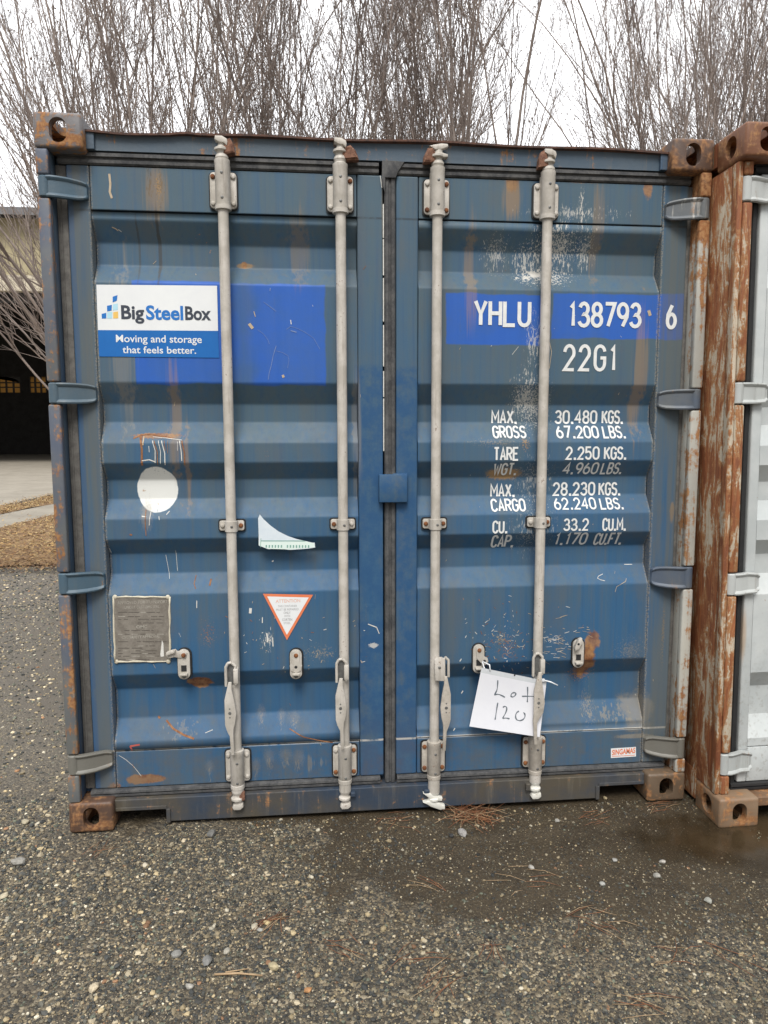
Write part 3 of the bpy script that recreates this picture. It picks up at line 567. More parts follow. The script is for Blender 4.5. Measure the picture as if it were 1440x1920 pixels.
# shell behind the door end
def corrugated_wall(root, s, m, y0=0.16):
    bm = bmesh.new(); pts = []; y = y0; x0 = s*1.212; x1 = s*1.178
    while y < LEN-0.2:
        pts += [(x0, y), (x0, y+0.07), (x1, y+0.138), (x1, y+0.208)]; y += 0.276
    a = [bm.verts.new((x, y, 0.15)) for x, y in pts]; b = [bm.verts.new((x, y, 2.50)) for x, y in pts]
    for k in range(len(pts)-1): bm.faces.new((a[k], a[k+1], b[k+1], b[k]))
    box(bm, min(s*1.217, s*1.14), max(s*1.217, s*1.14), 0.18, LEN-0.18, 0.03, 0.15); box(bm, min(s*1.217, s*1.15), max(s*1.217, s*1.15), 0.18, LEN-0.18, 2.50, 2.585)
    return obj('side_wall', bm, [m], root)
def rails(o, m):
    o.data.materials.append(m)
    for p in o.data.polygons: p.material_index = 1
def shell(root, m):
    for s in (-1, 1):
        w = corrugated_wall(root, s, m, 0.16 if root is blue else 0.45)
        if root is not blue and s < 0: rails(w, M['wpost'])
    bm = bmesh.new(); box(bm, -1.15, 1.15, 0.16, LEN-0.02, 2.555, 2.575); obj('roof', bm, [m], root)
    bm = bmesh.new(); box(bm, -1.10, 1.10, 0.13, LEN-0.02, 0.068, 0.15); obj('floor', bm, [m], root)
    bm = bmesh.new(); box(bm, -1.17, 1.17, LEN-0.05, LEN-0.01, 0.15, 2.5); obj('end_wall', bm, [m], root)
shell(blue, M['frame_blue'])
# rusty cam keepers on header and sill
for px, py, w, h in ((430, 277, 0.040, 0.056), (655, 289, 0.062, 0.050), (806, 293, 0.052, 0.052), (1018, 300, 0.042, 0.060)):
    p = P(px, py, 0.03); bm = bmesh.new(); x, z = p[0], p[2]
    prism(bm, [(x-w/2, z-h/2), (x-w*.42, z), (x-w*.18, z+h*.42), (x+w*.1, z+h/2), (x+w*.34, z+h*.2), (x+w/2, z-h*.4)], 0.014, 0.0515, 0.005)
    for v in bm.verts: v.co += Vector((random.uniform(-1, 1), random.uniform(-1, 1), random.uniform(-1, 1)))*0.003
    obj('cam_keeper', bm, [M['rust_lump']], header)
for px, py, w, h in ((454, 1492, 0.022, 0.036), (662, 1489, 0.02, 0.02), (800, 1486, 0.022, 0.026), (990, 1475, 0.02, 0.03)):
    p = P(px, py, 0.02); bm = bmesh.new(); box(bm, p[0]-w/2, p[0]+w/2, 0.012, 0.0295, p[2]-h/2, p[2]+h/2, 0.004)
    obj('cam_keeper', bm, [M['rust_lump'] if px == 454 else M['sill']], sill)

# ---- doors
def make_door(s):
    """s=-1 left leaf, +1 right leaf; returns the door mesh with stiles, rails and the folded sheet"""
    bm = bmesh.new()
    xo, xi, ci = (-1.137 if s < 0 else 1.160), s*PX1, s*PX0
    xm = -0.019 if s < 0 else 0.030
    zb, zt = 0.140, 2.442
    def bx(a, b, *r): box(bm, min(a, b), max(a, b), *r)
    bx(xo, xi+s*0.0015, YST, 0.115, zb, zt, 0.006, 3)
    bx(xm, ci-s*0.0015, YST, 0.115, zb, zt, 0.006, 3)
    bx(xi-s*0.0005, ci+s*0.0005, 0.065, 0.113, 2.2925, zt-0.001, 0.003); bx(xi-s*0.0005, ci+s*0.0005, 0.065, 0.113, zb+0.001, 0.2855, 0.003)
    nx = 34; zs = []
    for a, b in zip(BRK, BRK[1:]):
        k = max(1, int((b[0]-a[0])/0.05)); zs += [a[0]+(b[0]-a[0])*i/k for i in range(k)]
    zs.append(BRK[-1][0])
    # rounded folds: two extra rows close to each break
    ext = []
    for b in BRK[1:-1]: ext += [b[0]-0.006, b[0]-0.0022, b[0]+0.0022, b[0]+0.006]
    zs = sorted(set([round(z, 5) for z in zs if min(abs(z-b[0]) for b in BRK[1:-1]) > 0.010]+[round(z, 5) for z in ext]))
    xs = [ci+(xi-ci)*k/nx for k in range(nx+1)]
    g = [[bm.verts.new((x, door_y(x, z), z)) for x in xs] for z in zs]
    for j in range(len(zs)-1):
        for k in range(nx):
            f = bm.faces.new((g[j][k], g[j][k+1], g[j+1][k+1], g[j+1][k])); f.normal_update(); f.smooth = True
            if f.normal.y > 0: f.normal_flip()
    for r in (0, -1):     # close the sheet to the rails
        bb = [bm.verts.new((v.co.x, 0.114, v.co.z)) for v in g[r]]
        for k in range(nx): bm.faces.new((g[r][k], g[r][k+1], bb[k+1], bb[k]))
    # scratches, chips and scrapes are marks on this sheet
    def mark(px, mi, w, off=0.0012):
        b2 = bmesh.new(); q = [PD(*p) for p in px]
        ribbon(b2, [(p[0], p[2]) for p in q], w)
        conform(b2, off, 0)
        me = bpy.data.meshes.new('t'); b2.to_mesh(me); b2.free()
        k0 = len(bm.faces); bm.from_mesh(me); bpy.data.meshes.remove(me); bm.faces.ensure_lookup_table()
        for f in bm.faces[k0:]: f.material_index = mi
    rr = random.Random(5+s)
    if s < 0:
        mark([(205, 326), (207, 345), (206, 360), (210, 372)], 3, .0075); pass
        mark([(223, 1416), (236, 1424), (250, 1436), (259, 1447), (265, 1455)], 1, .0016)
        mark([(312, 1350), (325, 1366), (345, 1378), (364, 1385)], 2, .007); mark([(297, 1346), (300, 1343)], 2, .011); mark([(543, 1366), (570, 1382), (598, 1388), (624, 1392)], 2, .004)
        mark([(385, 1374), (399, 1368)], 1, .002); mark([(368, 1078), (364, 1094), (367, 1104)], 2, .003); mark([(396, 1085), (393, 1098)], 2, .006)
        mark([(470, 1140), (469, 1150)], 1, .010); mark([(511, 1051), (512, 1053)], 1, .007); mark([(545, 600), (546, 608)], 1, .003)
        mark([(492, 1157), (492, 1168)], 1, .0035); mark([(500, 1187), (502, 1197), (501, 1204)], 1, .006); mark([(511, 1195), (512, 1212)], 1, .004); mark([(369, 1126), (369, 1140)], 1, .003)
        mark([(503, 712), (505, 698), (508, 688), (512, 668), (518, 648)], 5, .0022); mark([(518, 658), (530, 661), (540, 667), (542, 676), (539, 690)], 5, .0012)
        mark([(467, 607), (474, 616)], 3, .011); mark([(530, 703), (532, 708)], 3, .009); mark([(483, 618), (494, 626), (503, 638), (505, 645)], 5, .0012); mark([(537, 618), (545, 612), (558, 616), (572, 623), (588, 634), (600, 655)], 5, .0012); mark([(545, 620), (556, 623)], 5, .004); mark([(476, 584), (479, 594)], 3, .003); mark([(494, 566), (505, 574), (518, 584)], 5, .0015); mark([(507, 540), (506, 546)], 5, .003)
        mark([(690, 1170), (706, 1176)], 1, .004); mark([(706, 1176), (711, 1188)], 1, .003); mark([(244, 1399), (248, 1407)], 4, .006); mark([(244, 1399), (262, 1396)], 4, .007)
        mark([(713, 330), (716, 352)], 1, .003); mark([(210, 426), (217, 429), (222, 433)], 3, .003); mark([(222, 430), (228, 435)], 1, .0015)
        for px, mi, w in (([(264, 818), (266, 842), (267, 873)], 2, .010), ([(250, 822), (266, 815), (285, 814), (305, 818), (325, 822)], 2, .007), ([(287, 819), (310, 821), (341, 825)], 1, .0025), ([(341, 826), (346, 850), (347, 872)], 2, .006), ([(270, 818), (268, 835)], 3, .006),
                          ([(286, 826), (291, 845), (291, 868)], 1, .0035), ([(289, 826), (295, 848), (296, 872)], 2, .004), ([(297, 826), (301, 846), (301, 870)], 1, .003), ([(303, 826), (309, 850), (310, 872)], 1, .0045), ([(308, 826), (310, 845)], 2, .003), ([(314, 828), (314, 850)], 2, .002), ([(337, 826), (340, 848), (341, 864)], 1, .004), ([(333, 828), (333, 845)], 1, .002), ([(279, 836), (280, 848)], 1, .0025),
                          ([(266, 864), (280, 862), (291, 866)], 1, .005), ([(283, 960), (280, 985)], 1, .003), ([(266, 968), (274, 969)], 1, .005), ([(274, 955), (273, 990), (274, 1005)], 2, .004), ([(312, 965), (318, 958)], 1, .004), ([(298, 968), (299, 975)], 1, .003), ([(243, 1002), (248, 1003)], 2, .008), ([(311, 1040), (318, 1085)], 1, .0018), ([(329, 1032), (333, 1070)], 1, .0018), ([(205, 1028), (209, 1036)], 1, .003)):
            mark(px, mi, w*0.75)
        for _ in range(46):
            x, y = rr.uniform(420, 700), rr.uniform(1150, 1260); a = rr.uniform(0, 3.1); l = rr.uniform(1, 6)
            mark([(x, y), (x+l*math.cos(a), y+l*math.sin(a))], rr.choice((1, 3, 2, 3)), rr.uniform(.0010, .0026))
        for _ in range(16):
            x, y = rr.uniform(220, 690), rr.uniform(420, 1440); a = rr.uniform(0.8, 2.4); l = rr.uniform(1, 9)
            mark([(x, y), (x+l*math.cos(a), y+l*math.sin(a))], rr.choice((1, 2, 3, 3)), rr.uniform(.0008, .0018))
    else:
        mark([(1130, 1076), (1122, 1080), (1120, 1084), (1126, 1087), (1134, 1089)], 1, .0018); mark([(1153, 1110), (1156, 1100), (1166, 1094), (1173, 1090), (1174, 1084)], 3, .0016); mark([(1170, 1058), (1185, 1058)], 1, .0022)
        mark([(1216, 582), (1219, 592)], 3, .012); mark([(1030, 640), (1034, 660), (1030, 690), (1022, 705)], 3, .002); mark([(960, 665), (972, 650)], 1, .0015)
        for _ in range(120):
            x, y = rr.gauss(945, 32), rr.gauss(1205, 34); a = rr.uniform(0, 3.1); l = rr.uniform(1, 7)
            mark([(x, y), (x+l*math.cos(a), y+l*math.sin(a))], rr.choice((1, 3, 3, 2, 2)), rr.uniform(.0010, .0026))
        for _ in range(60):
            x, y = rr.gauss(1050, 26), rr.gauss(1207, 22); a = rr.uniform(-.4, .5); l = rr.uniform(2, 12)
            mark([(x, y), (x+l*math.cos(a), y+l*math.sin(a))], rr.choice((1, 3, 3)), rr.uniform(.0010, .0022))
        for _ in range(30):
            x, y = rr.uniform(800, 1225), rr.uniform(430, 1440); a = rr.uniform(0.8, 2.4); l = rr.uniform(1, 8)
            mark([(x, y), (x+l*math.cos(a), y+l*math.sin(a))], rr.choice((1, 1, 2, 3)), rr.uniform(.0008, .0018))
        for px in ((862, 1240), (868, 1255), (865, 1300), (850, 1370)): mark([px, (px[0]+3, px[1]-5)], 1, .004)
    o = obj('door', bm, [M['blue'], M['chip_white'], M['chip_rust'], M['chip_tan'], M['chip_red'], M['chip_faint']], blue)
    return o
doorL = tag(make_door(-1), 'left door with blue roller-painted patch, stickers and a torn label')
doorR = tag(make_door(1), 'right door with white painted numbers and weights')

# ---- gaskets
def gasket_strip(bm, x0, x1, z0, z1, y=0.072, vertical=True):
    """ribbed rubber strip"""
    if vertical:
        w = x1-x0; pr = [(x0, y+0.03), (x0, y+.006), (x0+w*.12, y), (x0+w*.36, y), (x0+w*.42, y+.005), (x0+w*.56, y+.005), (x0+w*.62, y-.001), (x0+w*.9, y+.001), (x1, y+.008), (x1, y+.03)]
        prism(bm, pr, z0, z1, axis='z')
    else:
        w = z1-z0; pr = [(y+0.03, z0), (y+.006, z0), (y, z0+w*.12), (y-.001, z0+w*.36), (y+.006, z0+w*.42), (y+.006, z0+w*.56), (y-.003, z0+w*.62), (y-.002, z0+w*.9), (y+.006, z1), (y+.03, z1)]
        prism(bm, pr, x0, x1, axis='x')
for s, d in ((-1, doorL), (1, doorR)):
    bm = bmesh.new()
    a, b = (-1.1755, -1.1385) if s < 0 else (1.1615, 1.1790)
    box(bm, a, b, 0.072, 0.10, 0.140, 2.442, 0.004); box(bm, a+.012, a+.016, 0.0695, 0.0718, 0.142, 2.44)
    for f in bm.faces: f.material_index = 1
    gasket_strip(bm, min(s*1.163, s*0.034 if s > 0 else -0.034), max(s*1.163, s*0.034 if s > 0 else -0.034), 2.4435, 2.4865, 0.058, False)
    gasket_strip(bm, min(s*1.15, s*0.034 if s > 0 else -0.034), max(s*1.15, s*0.034 if s > 0 else -0.034), 0.1095, 0.1385, 0.050, False)
    if s > 0:
        gasket_strip(bm, -0.0135, 0.0285, 0.112, 2.440, 0.0585)
        prism(bm, [(-0.024, 2.415), (-0.012, 2.375), (-0.010, 2.43), (0.028, 2.43), (0.036, 2.452), (0.060, 2.487), (0.030, 2.490), (-0.022, 2.490)], 0.050, 0.0572, 0.002)
    obj('gasket', bm, [M['gasket'], M['gasket_dusty']], d, 30)
    # hinges
    for k, (zt, zb) in enumerate(HL if s < 0 else HR):
        m = M['hinge_mud'] if k == 3 else (M['hinge_blue'] if s < 0 else M['hinge_right'])
        h = obj('hinge', hinge_bm(s, zt, zb), [m], d, 30)
# bright bare edge along the left leaf
bm = bmesh.new()
ez = 2.34
while ez > 0.18:
    l = random.uniform(.03, .2)
    if ez > 1.5 or random.random() < .5: box(bm, -0.0188, -0.0150, 0.0615, 0.070, max(ez-l, .15), ez)
    ez -= l + random.uniform(0.0, .02 if ez > 1.6 else .12)
obj('edge_strip', bm, [M['chip_white']], doorL)
# anti-rack plate over the gap
bm = bmesh.new(); a, b = P(711, 890, .03), P(766, 942, .03)
box(bm, a[0], b[0]-.004, 0.034, 0.062, b[2], a[2], 0.004)
box(bm, a[0]+.055, b[0], 0.050, 0.0615, b[2]-.004, a[2]+.003, 0.003)
obj('lock_plate', bm, [M['frame_blue'] if 0 else M['blue']], doorR, 35)

# ---- lock gear
RODX = [-0.5925, -0.1755, 0.1790, 0.5935]; YR = 0.030; RR = 0.0188
def zpx(py, px, Y=0.012): return P(px, py, Y)[2]
rust_bolts = {0: {(-1, 1)}, 1: {(1, 1)}, 2: {(1, 1), (-1, -1), (1, -1)}, 3: set()}
for i, X in enumerate(RODX):
    d = doorL if i < 2 else doorR
    turned = (i == 2)
    zm = M['zinc'] if i < 2 else M['zinc_old']
    zm = M['zinc']
    # rod with its cam ends
    bm = bmesh.new()
    zt_sl = [2.462, 2.462, 2.462, 2.462][i]
    ptop = zpx([256, 260, 270, 281][i], [410, 640, 826, 1039][i]); pbot = zpx([1518, 1516, 1517, 1497][i], [437, 644, 812, 1004][i])
    prof = [(0.016, pbot+0.062), (0.0235, pbot+0.066), (0.0235, 0.135), (RR, 0.140), (RR, 2.455), (0.0225, 2.458), (0.0225, ptop-0.080), (0.019, ptop-0.074)]
    lathe(bm, X, YR, prof, 18)
    # cam heads: collar, waist, offset nose
    for top_, zc in ((1, ptop), (-1, pbot)):
        q = lambda h: zc - top_*h
        sq = 0.012 if not turned else 0.0
        cam_prof = [(0.0205, q(0.080)), (0.0215, q(0.070)), (0.0235, q(0.066)), (0.0225, q(0.060)), (0.0175, q(0.052)), (0.0185, q(0.046), -.001), (0.0235, q(0.042), -.002, -0.005), (0.0235, q(0.035), -.002, -0.005), (0.0165, q(0.029)), (0.0150, q(0.018), 0.003), (0.0150, q(0.008), 0.003), (0.010, q(0.003), 0.003)]
        if top_ < 0: pass
        lathe(bm, X, YR, cam_prof if top_ > 0 else cam_prof, 14, mi=0 if top_ > 0 else 1)
        if turned:
            mi = 0 if top_ > 0 else 1
            if top_ > 0:
                prism(bm, [(X-.034, q(0.006)), (X-.012, q(0.018)), (X+.012, q(0.016)), (X+.036, q(0.006)), (X+.034, q(-0.003)), (X+.012, q(-0.004)), (X-.016, q(0.001))], YR-.016, YR+.012, 0.003, mi)
                prism(bm, [(X-.016, q(0.046)), (X+.034, q(0.044)), (X+.034, q(0.034)), (X+.01, q(0.028)), (X-.016, q(0.034))], YR-.020, YR+.012, 0.003, mi)
            else:
                prism(bm, [(X-.045, q(0.066)), (X-.020, q(0.067)), (X+.016, q(0.050)), (X+.032, q(0.044)), (X+.030, q(0.032)), (X-.012, q(0.036)), (X-.028, q(0.052))], YR-.020, YR+.010, 0.003, mi)
                prism(bm, [(X-.046, q(0.030)), (X-.020, q(0.036)), (X+.012, q(0.026)), (X+.042, q(0.012)), (X+.042, q(-0.002)), (X+.022, q(-0.004)), (X-.016, q(0.012)), (X-.030, q(0.022))], YR-.022, YR+.008, 0.003, mi)
        elif top_ < 0:
            prism(bm, [(X-.016, q(0.020)), (X+.020, q(0.022)), (X+.022, q(0.008)), (X+.010, q(-0.002)), (X-.014, q(-0.002)), (X-.020, q(0.008))], YR-.023, YR+.012, 0.004, 1)
        else:
            prism(bm, [(X-.020, q(-0.003)), (X-.022, q(0.010)), (X-.006, q(0.018)), (X+.010, q(0.020)), (X+.020, q(0.030)), (X+.023, q(0.016)), (X+.020, q(0.006)), (X+.004, q(-0.003))], YR-.022, YR+.012, 0.003, 0)
    white_end = M['zinc_white'] if i >= 2 else M['zinc']
    obj('lock_rod', bm, [zm, white_end], d, 35)
    # brackets
    bm = bmesh.new(); zt, zb = zpx([333, 334, 341, 347][i], 400), zpx([399, 399, 405, 414][i], 400)
    zt, zb = 2.428, 2.303
    prism(bm, rrect(X-.052, X+.051, zb-.004, zt+.003, .016), 0.0585, 0.0622, mi=2)
    prism(bm, rrect(X-.047, X+.047, zb, zt, .014), 0.0475, 0.058, .003)
    lathe(bm, X, YR+.002, [(.0225, zb-.012), (.0290, zb-.010), (.0290, zb+.004), (.0262, zb+.005), (.0265, zb+.006), (.0265, 2.448), (.0275, 2.452), (.0275, 2.462), (.0225, 2.463)], 18)
    box(bm, X-.0265, X+.0265, YR+.004, .050, zb+.006, 2.447)
    for a in (-1, 1):
        for b in (-1, 1):
            dome(bm, X+a*.036, .0476, (zt+zb)/2+b*.046, .0088, .008, 1 if (a, b) in rust_bolts[i] else 0)
        dome(bm, X, YR-.0242, (zt+zb)/2+a*.042+.006, .0052, .0025, 3)
    obj('rod_bracket', bm, [zm, M['rust'], M['rubber'], M['zinc_dark']], d, 35)
    bm = bmesh.new(); zc = zpx(988, 430) if i < 2 else zpx(984, 820)
    prism(bm, rrect(X-.051, X+.051, zc-.024, zc+.024, .010), 0.0605, 0.0655, mi=2)
    prism(bm, rrect(X-.046, X+.046, zc-.019, zc+.019, .008), 0.052, 0.060, .002)
    lathe(bm, X, YR+.001, [(.0195, zc-.0205), (.0235, zc-.0195), (.0235, zc+.0195), (.0195, zc+.0205)], 18)
    box(bm, X-.0235, X+.0235, YR+.004, .054, zc-.0193, zc+.0193)
    for a in (-1, 1): dome(bm, X+a*.034, .0521, zc, .0085, .007, 1 if (i, a) in ((0, 1), (1, -1), (2, 1), (2, -1), (3, 1)) else 0)
    dome(bm, X+.004, YR-.0222, zc, .005, .002, 3)
    obj('rod_bracket', bm, [zm, M['rust'], M['rubber'], M['zinc_dark']], d, 35)
    bm = bmesh.new(); zt, zb = 0.278, 0.152
    bm2 = zm if i < 2 else M['zinc_old']
    prism(bm, rrect(X-.051, X+.052, zb-.004, zt+.003, .014), 0.0585, 0.0622, mi=2)
    prism(bm, rrect(X-.046, X+.047, zb, zt, .012), 0.0475, 0.058, .003)
    lathe(bm, X, YR+.002, [(.0225, zb-.019), (.0270, zb-.017), (.0270, zb-.003), (.0255, zb-.001), (.0262, zb), (.0268, zt-.004), (.0285, zt+.000), (.0275, zt+.010), (.0225, zt+.012)], 18)
    box(bm, X-.0262, X+.0262, YR+.004, .050, zb+.002, zt-.004)
    for a in (-1, 1):
        for b in (-1, 1): dome(bm, X+a*.036, .0476, (zt+zb)/2+b*.044, .0088, .007, 1 if (i >= 2 or (a == 1 or b == -1) and i == 1) else 0)
        dome(bm, X+.002, YR-.0245, (zt+zb)/2+a*.040-.012, .0052, .0025, 3)
    obj('rod_bracket', bm, [bm2, M['rust'], M['rubber'], M['zinc_dark']], d, 35)
    # handle: hub clip on the rod and the bent flat bar hanging from it
    sgn = 1 if not turned else -1
    bm = bmesh.new(); hx = X-sgn*.006
    pyh = [1258, 1258, 1248, 1245][i]; zh = zpx(pyh, 430 if i < 2 else 820)
    yh = -0.012 if i != 3 else -0.022
    if not turned:
        u = [(hx-.024, zh-.055), (hx-.024, zh+.018), (hx-.016, zh+.034), (hx-.002, zh+.036), (hx+.012, zh+.022), (hx+.012, zh-.050)]
        for a, b in zip(u, u[1:]): tube(bm, [(a[0], yh+.012, a[1]), (b[0], yh+.012, b[1])], .0055, 8)
        box(bm, hx+.004, hx+.022, yh+.004, YR, zh-.045, zh+.012, .003)
        prism(bm, [(hx-.020, zh-.050), (hx+.016, zh-.050), (hx+.016, zh+.01), (hx+.004, zh+.028), (hx-.012, zh+.028), (hx-.020, zh+.01)], yh+.020, yh+.026, .001, 3)
    else:
        prism(bm, [(X-.004, zh-.052), (X-.008, zh+.030), (X+.006, zh+.040), (X+.034, zh+.036), (X+.036, zh-.056)], yh, yh+.008, .002)
        for a, b in (((X+.036, zh+.036), (X+.050, zh+.022)), ((X+.050, zh+.022), (X+.050, zh-.044))): tube(bm, [(a[0], yh+.016, a[1]), (b[0], yh+.016, b[1])], .0055, 8)
        box(bm, X-.002, X+.03, yh+.006, YR, zh-.04, zh+.03, .003); dome(bm, X+.012, yh, zh, .006, .003, 3)
    obj('handle_hub', bm, [zm, M['rust'], M['rubber'], M['zinc_dark']], d, 35)
    bm = bmesh.new(); zt = zh-.036; zl = zpx([1410, 1408, 1402, 1396][i], 430 if i < 2 else 830)
    hx2 = hx-.008 if not turned else X+.036
    Lh = zt-zl
    ol = [(-.006, 0), (.006, 0), (.006, .10), (.014, .24), (.021, .42), (.016, .56), (.010, .63), (.008, .70), (.010, 1.0), (-.002, 1.0), (-.006, .74), (-.016, .66), (-.022, .58), (-.022, .24), (-.014, .12)]
    if turned: ol = [(-a*0.95, b) for a, b in ol][::-1]
    if i == 3: ol = [(a+(-.004 if b < .6 else -.02 if b > .68 else -.012), b) for a, b in ol]; ol = [(a+.012, b) for a, b in ol]
    prism(bm, [(hx2+a, zt-b*Lh) for a, b in ol], yh-.005, yh+.006, .0022)
    c = hx2-.003*sgn if i != 3 else hx2+.004
    for dz, r_ in ((.36, .0032), (.42, .0065), (.48, .0032)): dome(bm, c, yh-.0049, zt-dz*Lh, r_, .0008, 3)
    obj('handle', bm, [M['zinc'] if i < 2 else M['zinc_old'], M['rust'], M['rubber'], M['zinc_dark']], d, 35)
# handle catches on the doors
for k, (px, py) in enumerate(((346, 1243), (555, 1243), (896, 1233), (1082, 1223))):
    d = doorL if k < 2 else doorR
    p = PD(px, py); x, z = p[0], p[2]; y = door_y(x, z); bm = bmesh.new()
    prism(bm, rrect(x-.026, x+.029, z-.064, z+.062, .0265), y-.006, y+.004, mi=2)
    prism(bm, rrect(x-.023, x+.023, z-.060, z+.058, .0228), y-.016, y-.0065, .002)
    box(bm, x-.010, x+.010, y-.0175, y-.015, z-.028, z-.004, mi=2)
    box(bm, x-.015, x+.015, y-.034, y-.015, z-.041, z-.033, .002)
    dome(bm, x+.001, y-.016, z+.036, .0095, .011, 1); dome(bm, x, y-.016, z-.048, .008, .004, 3)
    if k == 0:   # swing clip thrown to the left
        prism(bm, [(x+.014, z+.046), (x+.010, z+.028), (x-.014, z+.026), (x-.034, z+.030), (x-.056, z+.026), (x-.066, z+.040), (x-.058, z+.054), (x-.028, z+.062), (x-.022, z+.054), (x-.002, z+.052)], y-.0205, y-.0165, .0012)
        prism(bm, [(x-.060, z+.040), (x-.030, z+.050), (x-.028, z+.060), (x-.062, z+.050)], y-.032, y-.021, .0012)
    elif k == 1:
        prism(bm, [(x-.013, z+.052), (x+.013, z+.052), (x+.015, z+.006), (x+.024, z-.004), (x+.020, z-.024), (x, z-.034), (x-.020, z-.024), (x-.024, z-.004), (x-.015, z+.006)], y-.0215, y-.0168, .0012)
        dome(bm, x, y-.0216, z-.010, .006, .0006, 2)
    elif k == 2:
        prism(bm, [(x-.012, z+.048), (x+.012, z+.048), (x+.014, z+.014), (x+.034, z+.004), (x+.038, z-.012), (x+.024, z-.026), (x+.010, z-.018), (x-.010, z+.004)], y-.0215, y-.0168, .0012)
        dome(bm, x+.022, y-.0216, z-.008, .0055, .0006, 2)
    else:
        prism(bm, [(x-.020, z+.016), (x-.022, z+.030), (x-.006, z+.064), (x+.006, z+.068), (x+.010, z+.052), (x-.004, z+.024)], y-.034, y-.0168, .0012)
        dome(bm, x-.008, y-.0342, z+.044, .005, .0006, 2)
    obj('handle_catch', bm, [M['zinc'], M['rust'], M['rubber'], M['zinc_dark']], d, 35)

# ---- stickers, plate and lettering
def xz(px, py): p = PD(px, py); return p[0], p[2]
# moving-company sticker
bm = bmesh.new()
def bxpx(a, b):
    x0, z1 = xz(*a); x1, z0 = xz(*b); return x0, x1, z0, z1
face_px(bm, [(181, 534), (407, 536), (409, 620.5), (184, 619)], 0)
face_px(bm, [(184, 619), (409, 620.5), (411, 671), (186.5, 668.5)], 1)
lx = lambda v: 160+v/3
lz = lambda v: 510+v/3
for q, mi in (([(155, 140), (182, 130), (178, 162), (155, 172)], 3), ([(123, 191), (150, 185), (149, 217), (124, 223)], 3), ([(93, 236), (119, 230), (119, 262), (94, 263)], 3),
              ([(156, 183), (183, 178), (184, 213), (156, 217)], 4), ([(124, 228), (152, 223), (152, 262), (124, 262)], 4), ([(158, 227), (185, 222), (186, 261), (158, 262)], 5)):
    face_px(bm, [(lx(a), lz(b)) for a, b in q], mi, -0.0005)
def ft(s, a, b, c, bold, mi):   # a: left px, b: (right px), c: (baseline py, cap py)
    x0, z0 = xz(a, c[0]); x1, _ = xz(b, c[0]); _, z1 = xz(a, c[1]); font_text(bm, s, x0, x1, z0, z1, bold, mi, -0.0006)
ft('Big', lx(204), lx(333), (lz(263), lz(190)), 0.028, 2); ft('Steel', lx(343), lx(552), (lz(266), lz(191)), 0.028, 3); ft('Box', lx(563), lx(708), (lz(268), lz(196)), 0.028, 2)
ft('Moving and storage', lx(174), lx(656), (lz(394), lz(354)), 0.010, 0); ft('that feels better.', lx(211), lx(624), (lz(456), lz(418)), 0.010, 0)
x0, z0 = xz(lx(722), lz(212)); 
conform(bm, 0.0022); obj('sticker', bm, [M['vinyl_white'], M['vinyl_blue'], M['ink_dark'], M['ink_blue'], M['ink_light'], M['ink_yellow']], doorL)['label'] = 'white and blue moving company sticker'
# triangular warning sticker
bm = bmesh.new()
face_px(bm, [(493, 1113), (587, 1115), (538, 1200)], 0); face_px(bm, [(501, 1118), (579, 1120), (538, 1190)], 1, -0.0004)
for s, a, b, c0, c1, mi, bo in (('ATTENTION', 517, 563, 1130, 1124, 2, .01), ('THIS CONTAINER', 521, 557, 1138.5, 1134.5, 3, 0), ('MUST BE REPAIRED', 518, 560, 1145, 1141, 3, 0), ('ONLY', 532, 545, 1151, 1146.5, 3, .01), ('WITH', 533, 544, 1157, 1153, 3, 0), ('CORTEN', 529, 548, 1164, 1159.5, 3, .01), ('STEEL', 532, 545, 1170, 1166, 3, 0)):
    x0, z0 = xz(a, c0); x1, _ = xz(b, c0); _, z1 = xz(a, c1); font_text(bm, s, x0, x1, z0, z1, bo, mi, -0.0008)
conform(bm, 0.0022); obj('warning_sticker', bm, [M['ink_orange'], M['vinyl_white'], M['ink_faded'], M['ink_grey']], doorL)
# torn label
bm = bmesh.new()
face_px(bm, [(484, 972), (487.5, 964), (494, 973), (507, 985), (522, 996), (540, 1005), (556, 1010), (586, 1016), (590, 1016), (591, 1024), (577, 1026), (545, 1028), (520, 1026), (504, 1027), (492, 1023), (486, 1021), (485, 1000)], 0)
for q in ([(489, 1012.5), (489, 1014), (574, 1014), (568, 1012.5)], [(489, 1009), (489, 1024), (490, 1024), (490, 1009)], [(485.8, 1014.3), (486.2, 1020.5), (492, 1022.5), (504, 1026.4), (545, 1027.3), (590, 1023.6), (589.5, 1017), (574, 1014.3)]):
    face_px(bm, q, 1 if len(q) == 4 else 2, -0.0004 if len(q) == 4 else -0.0002)
for k in range(15):
    if k == 6: continue
    x = 499+k*5.6; face_px(bm, [(x, 1020), (x, 1024.5), (x+2.6, 1024.3), (x+2.6, 1020.2)], 1, -0.0006)
conform(bm, 0.0022)
for v in bm.verts: v.co.y = YO-.0030+(v.co.y-(door_y(v.co.x, v.co.z)-.0022))   # it hangs straight over the hollow
M['label_mint'] = mat_plain('pale_green_paper', (0.66, 0.78, 0.73), (0.70, 0.80, 0.76), 30, 0.6, bump=0); M['label_paper'] = mat_plain('pale_blue_white_paper', (0.60, 0.68, 0.74), (0.68, 0.74, 0.78), 12, 0.6, bump=0)
obj('torn_label', bm, [M['label_paper'], M['ink_green'], M['label_mint']], doorL)
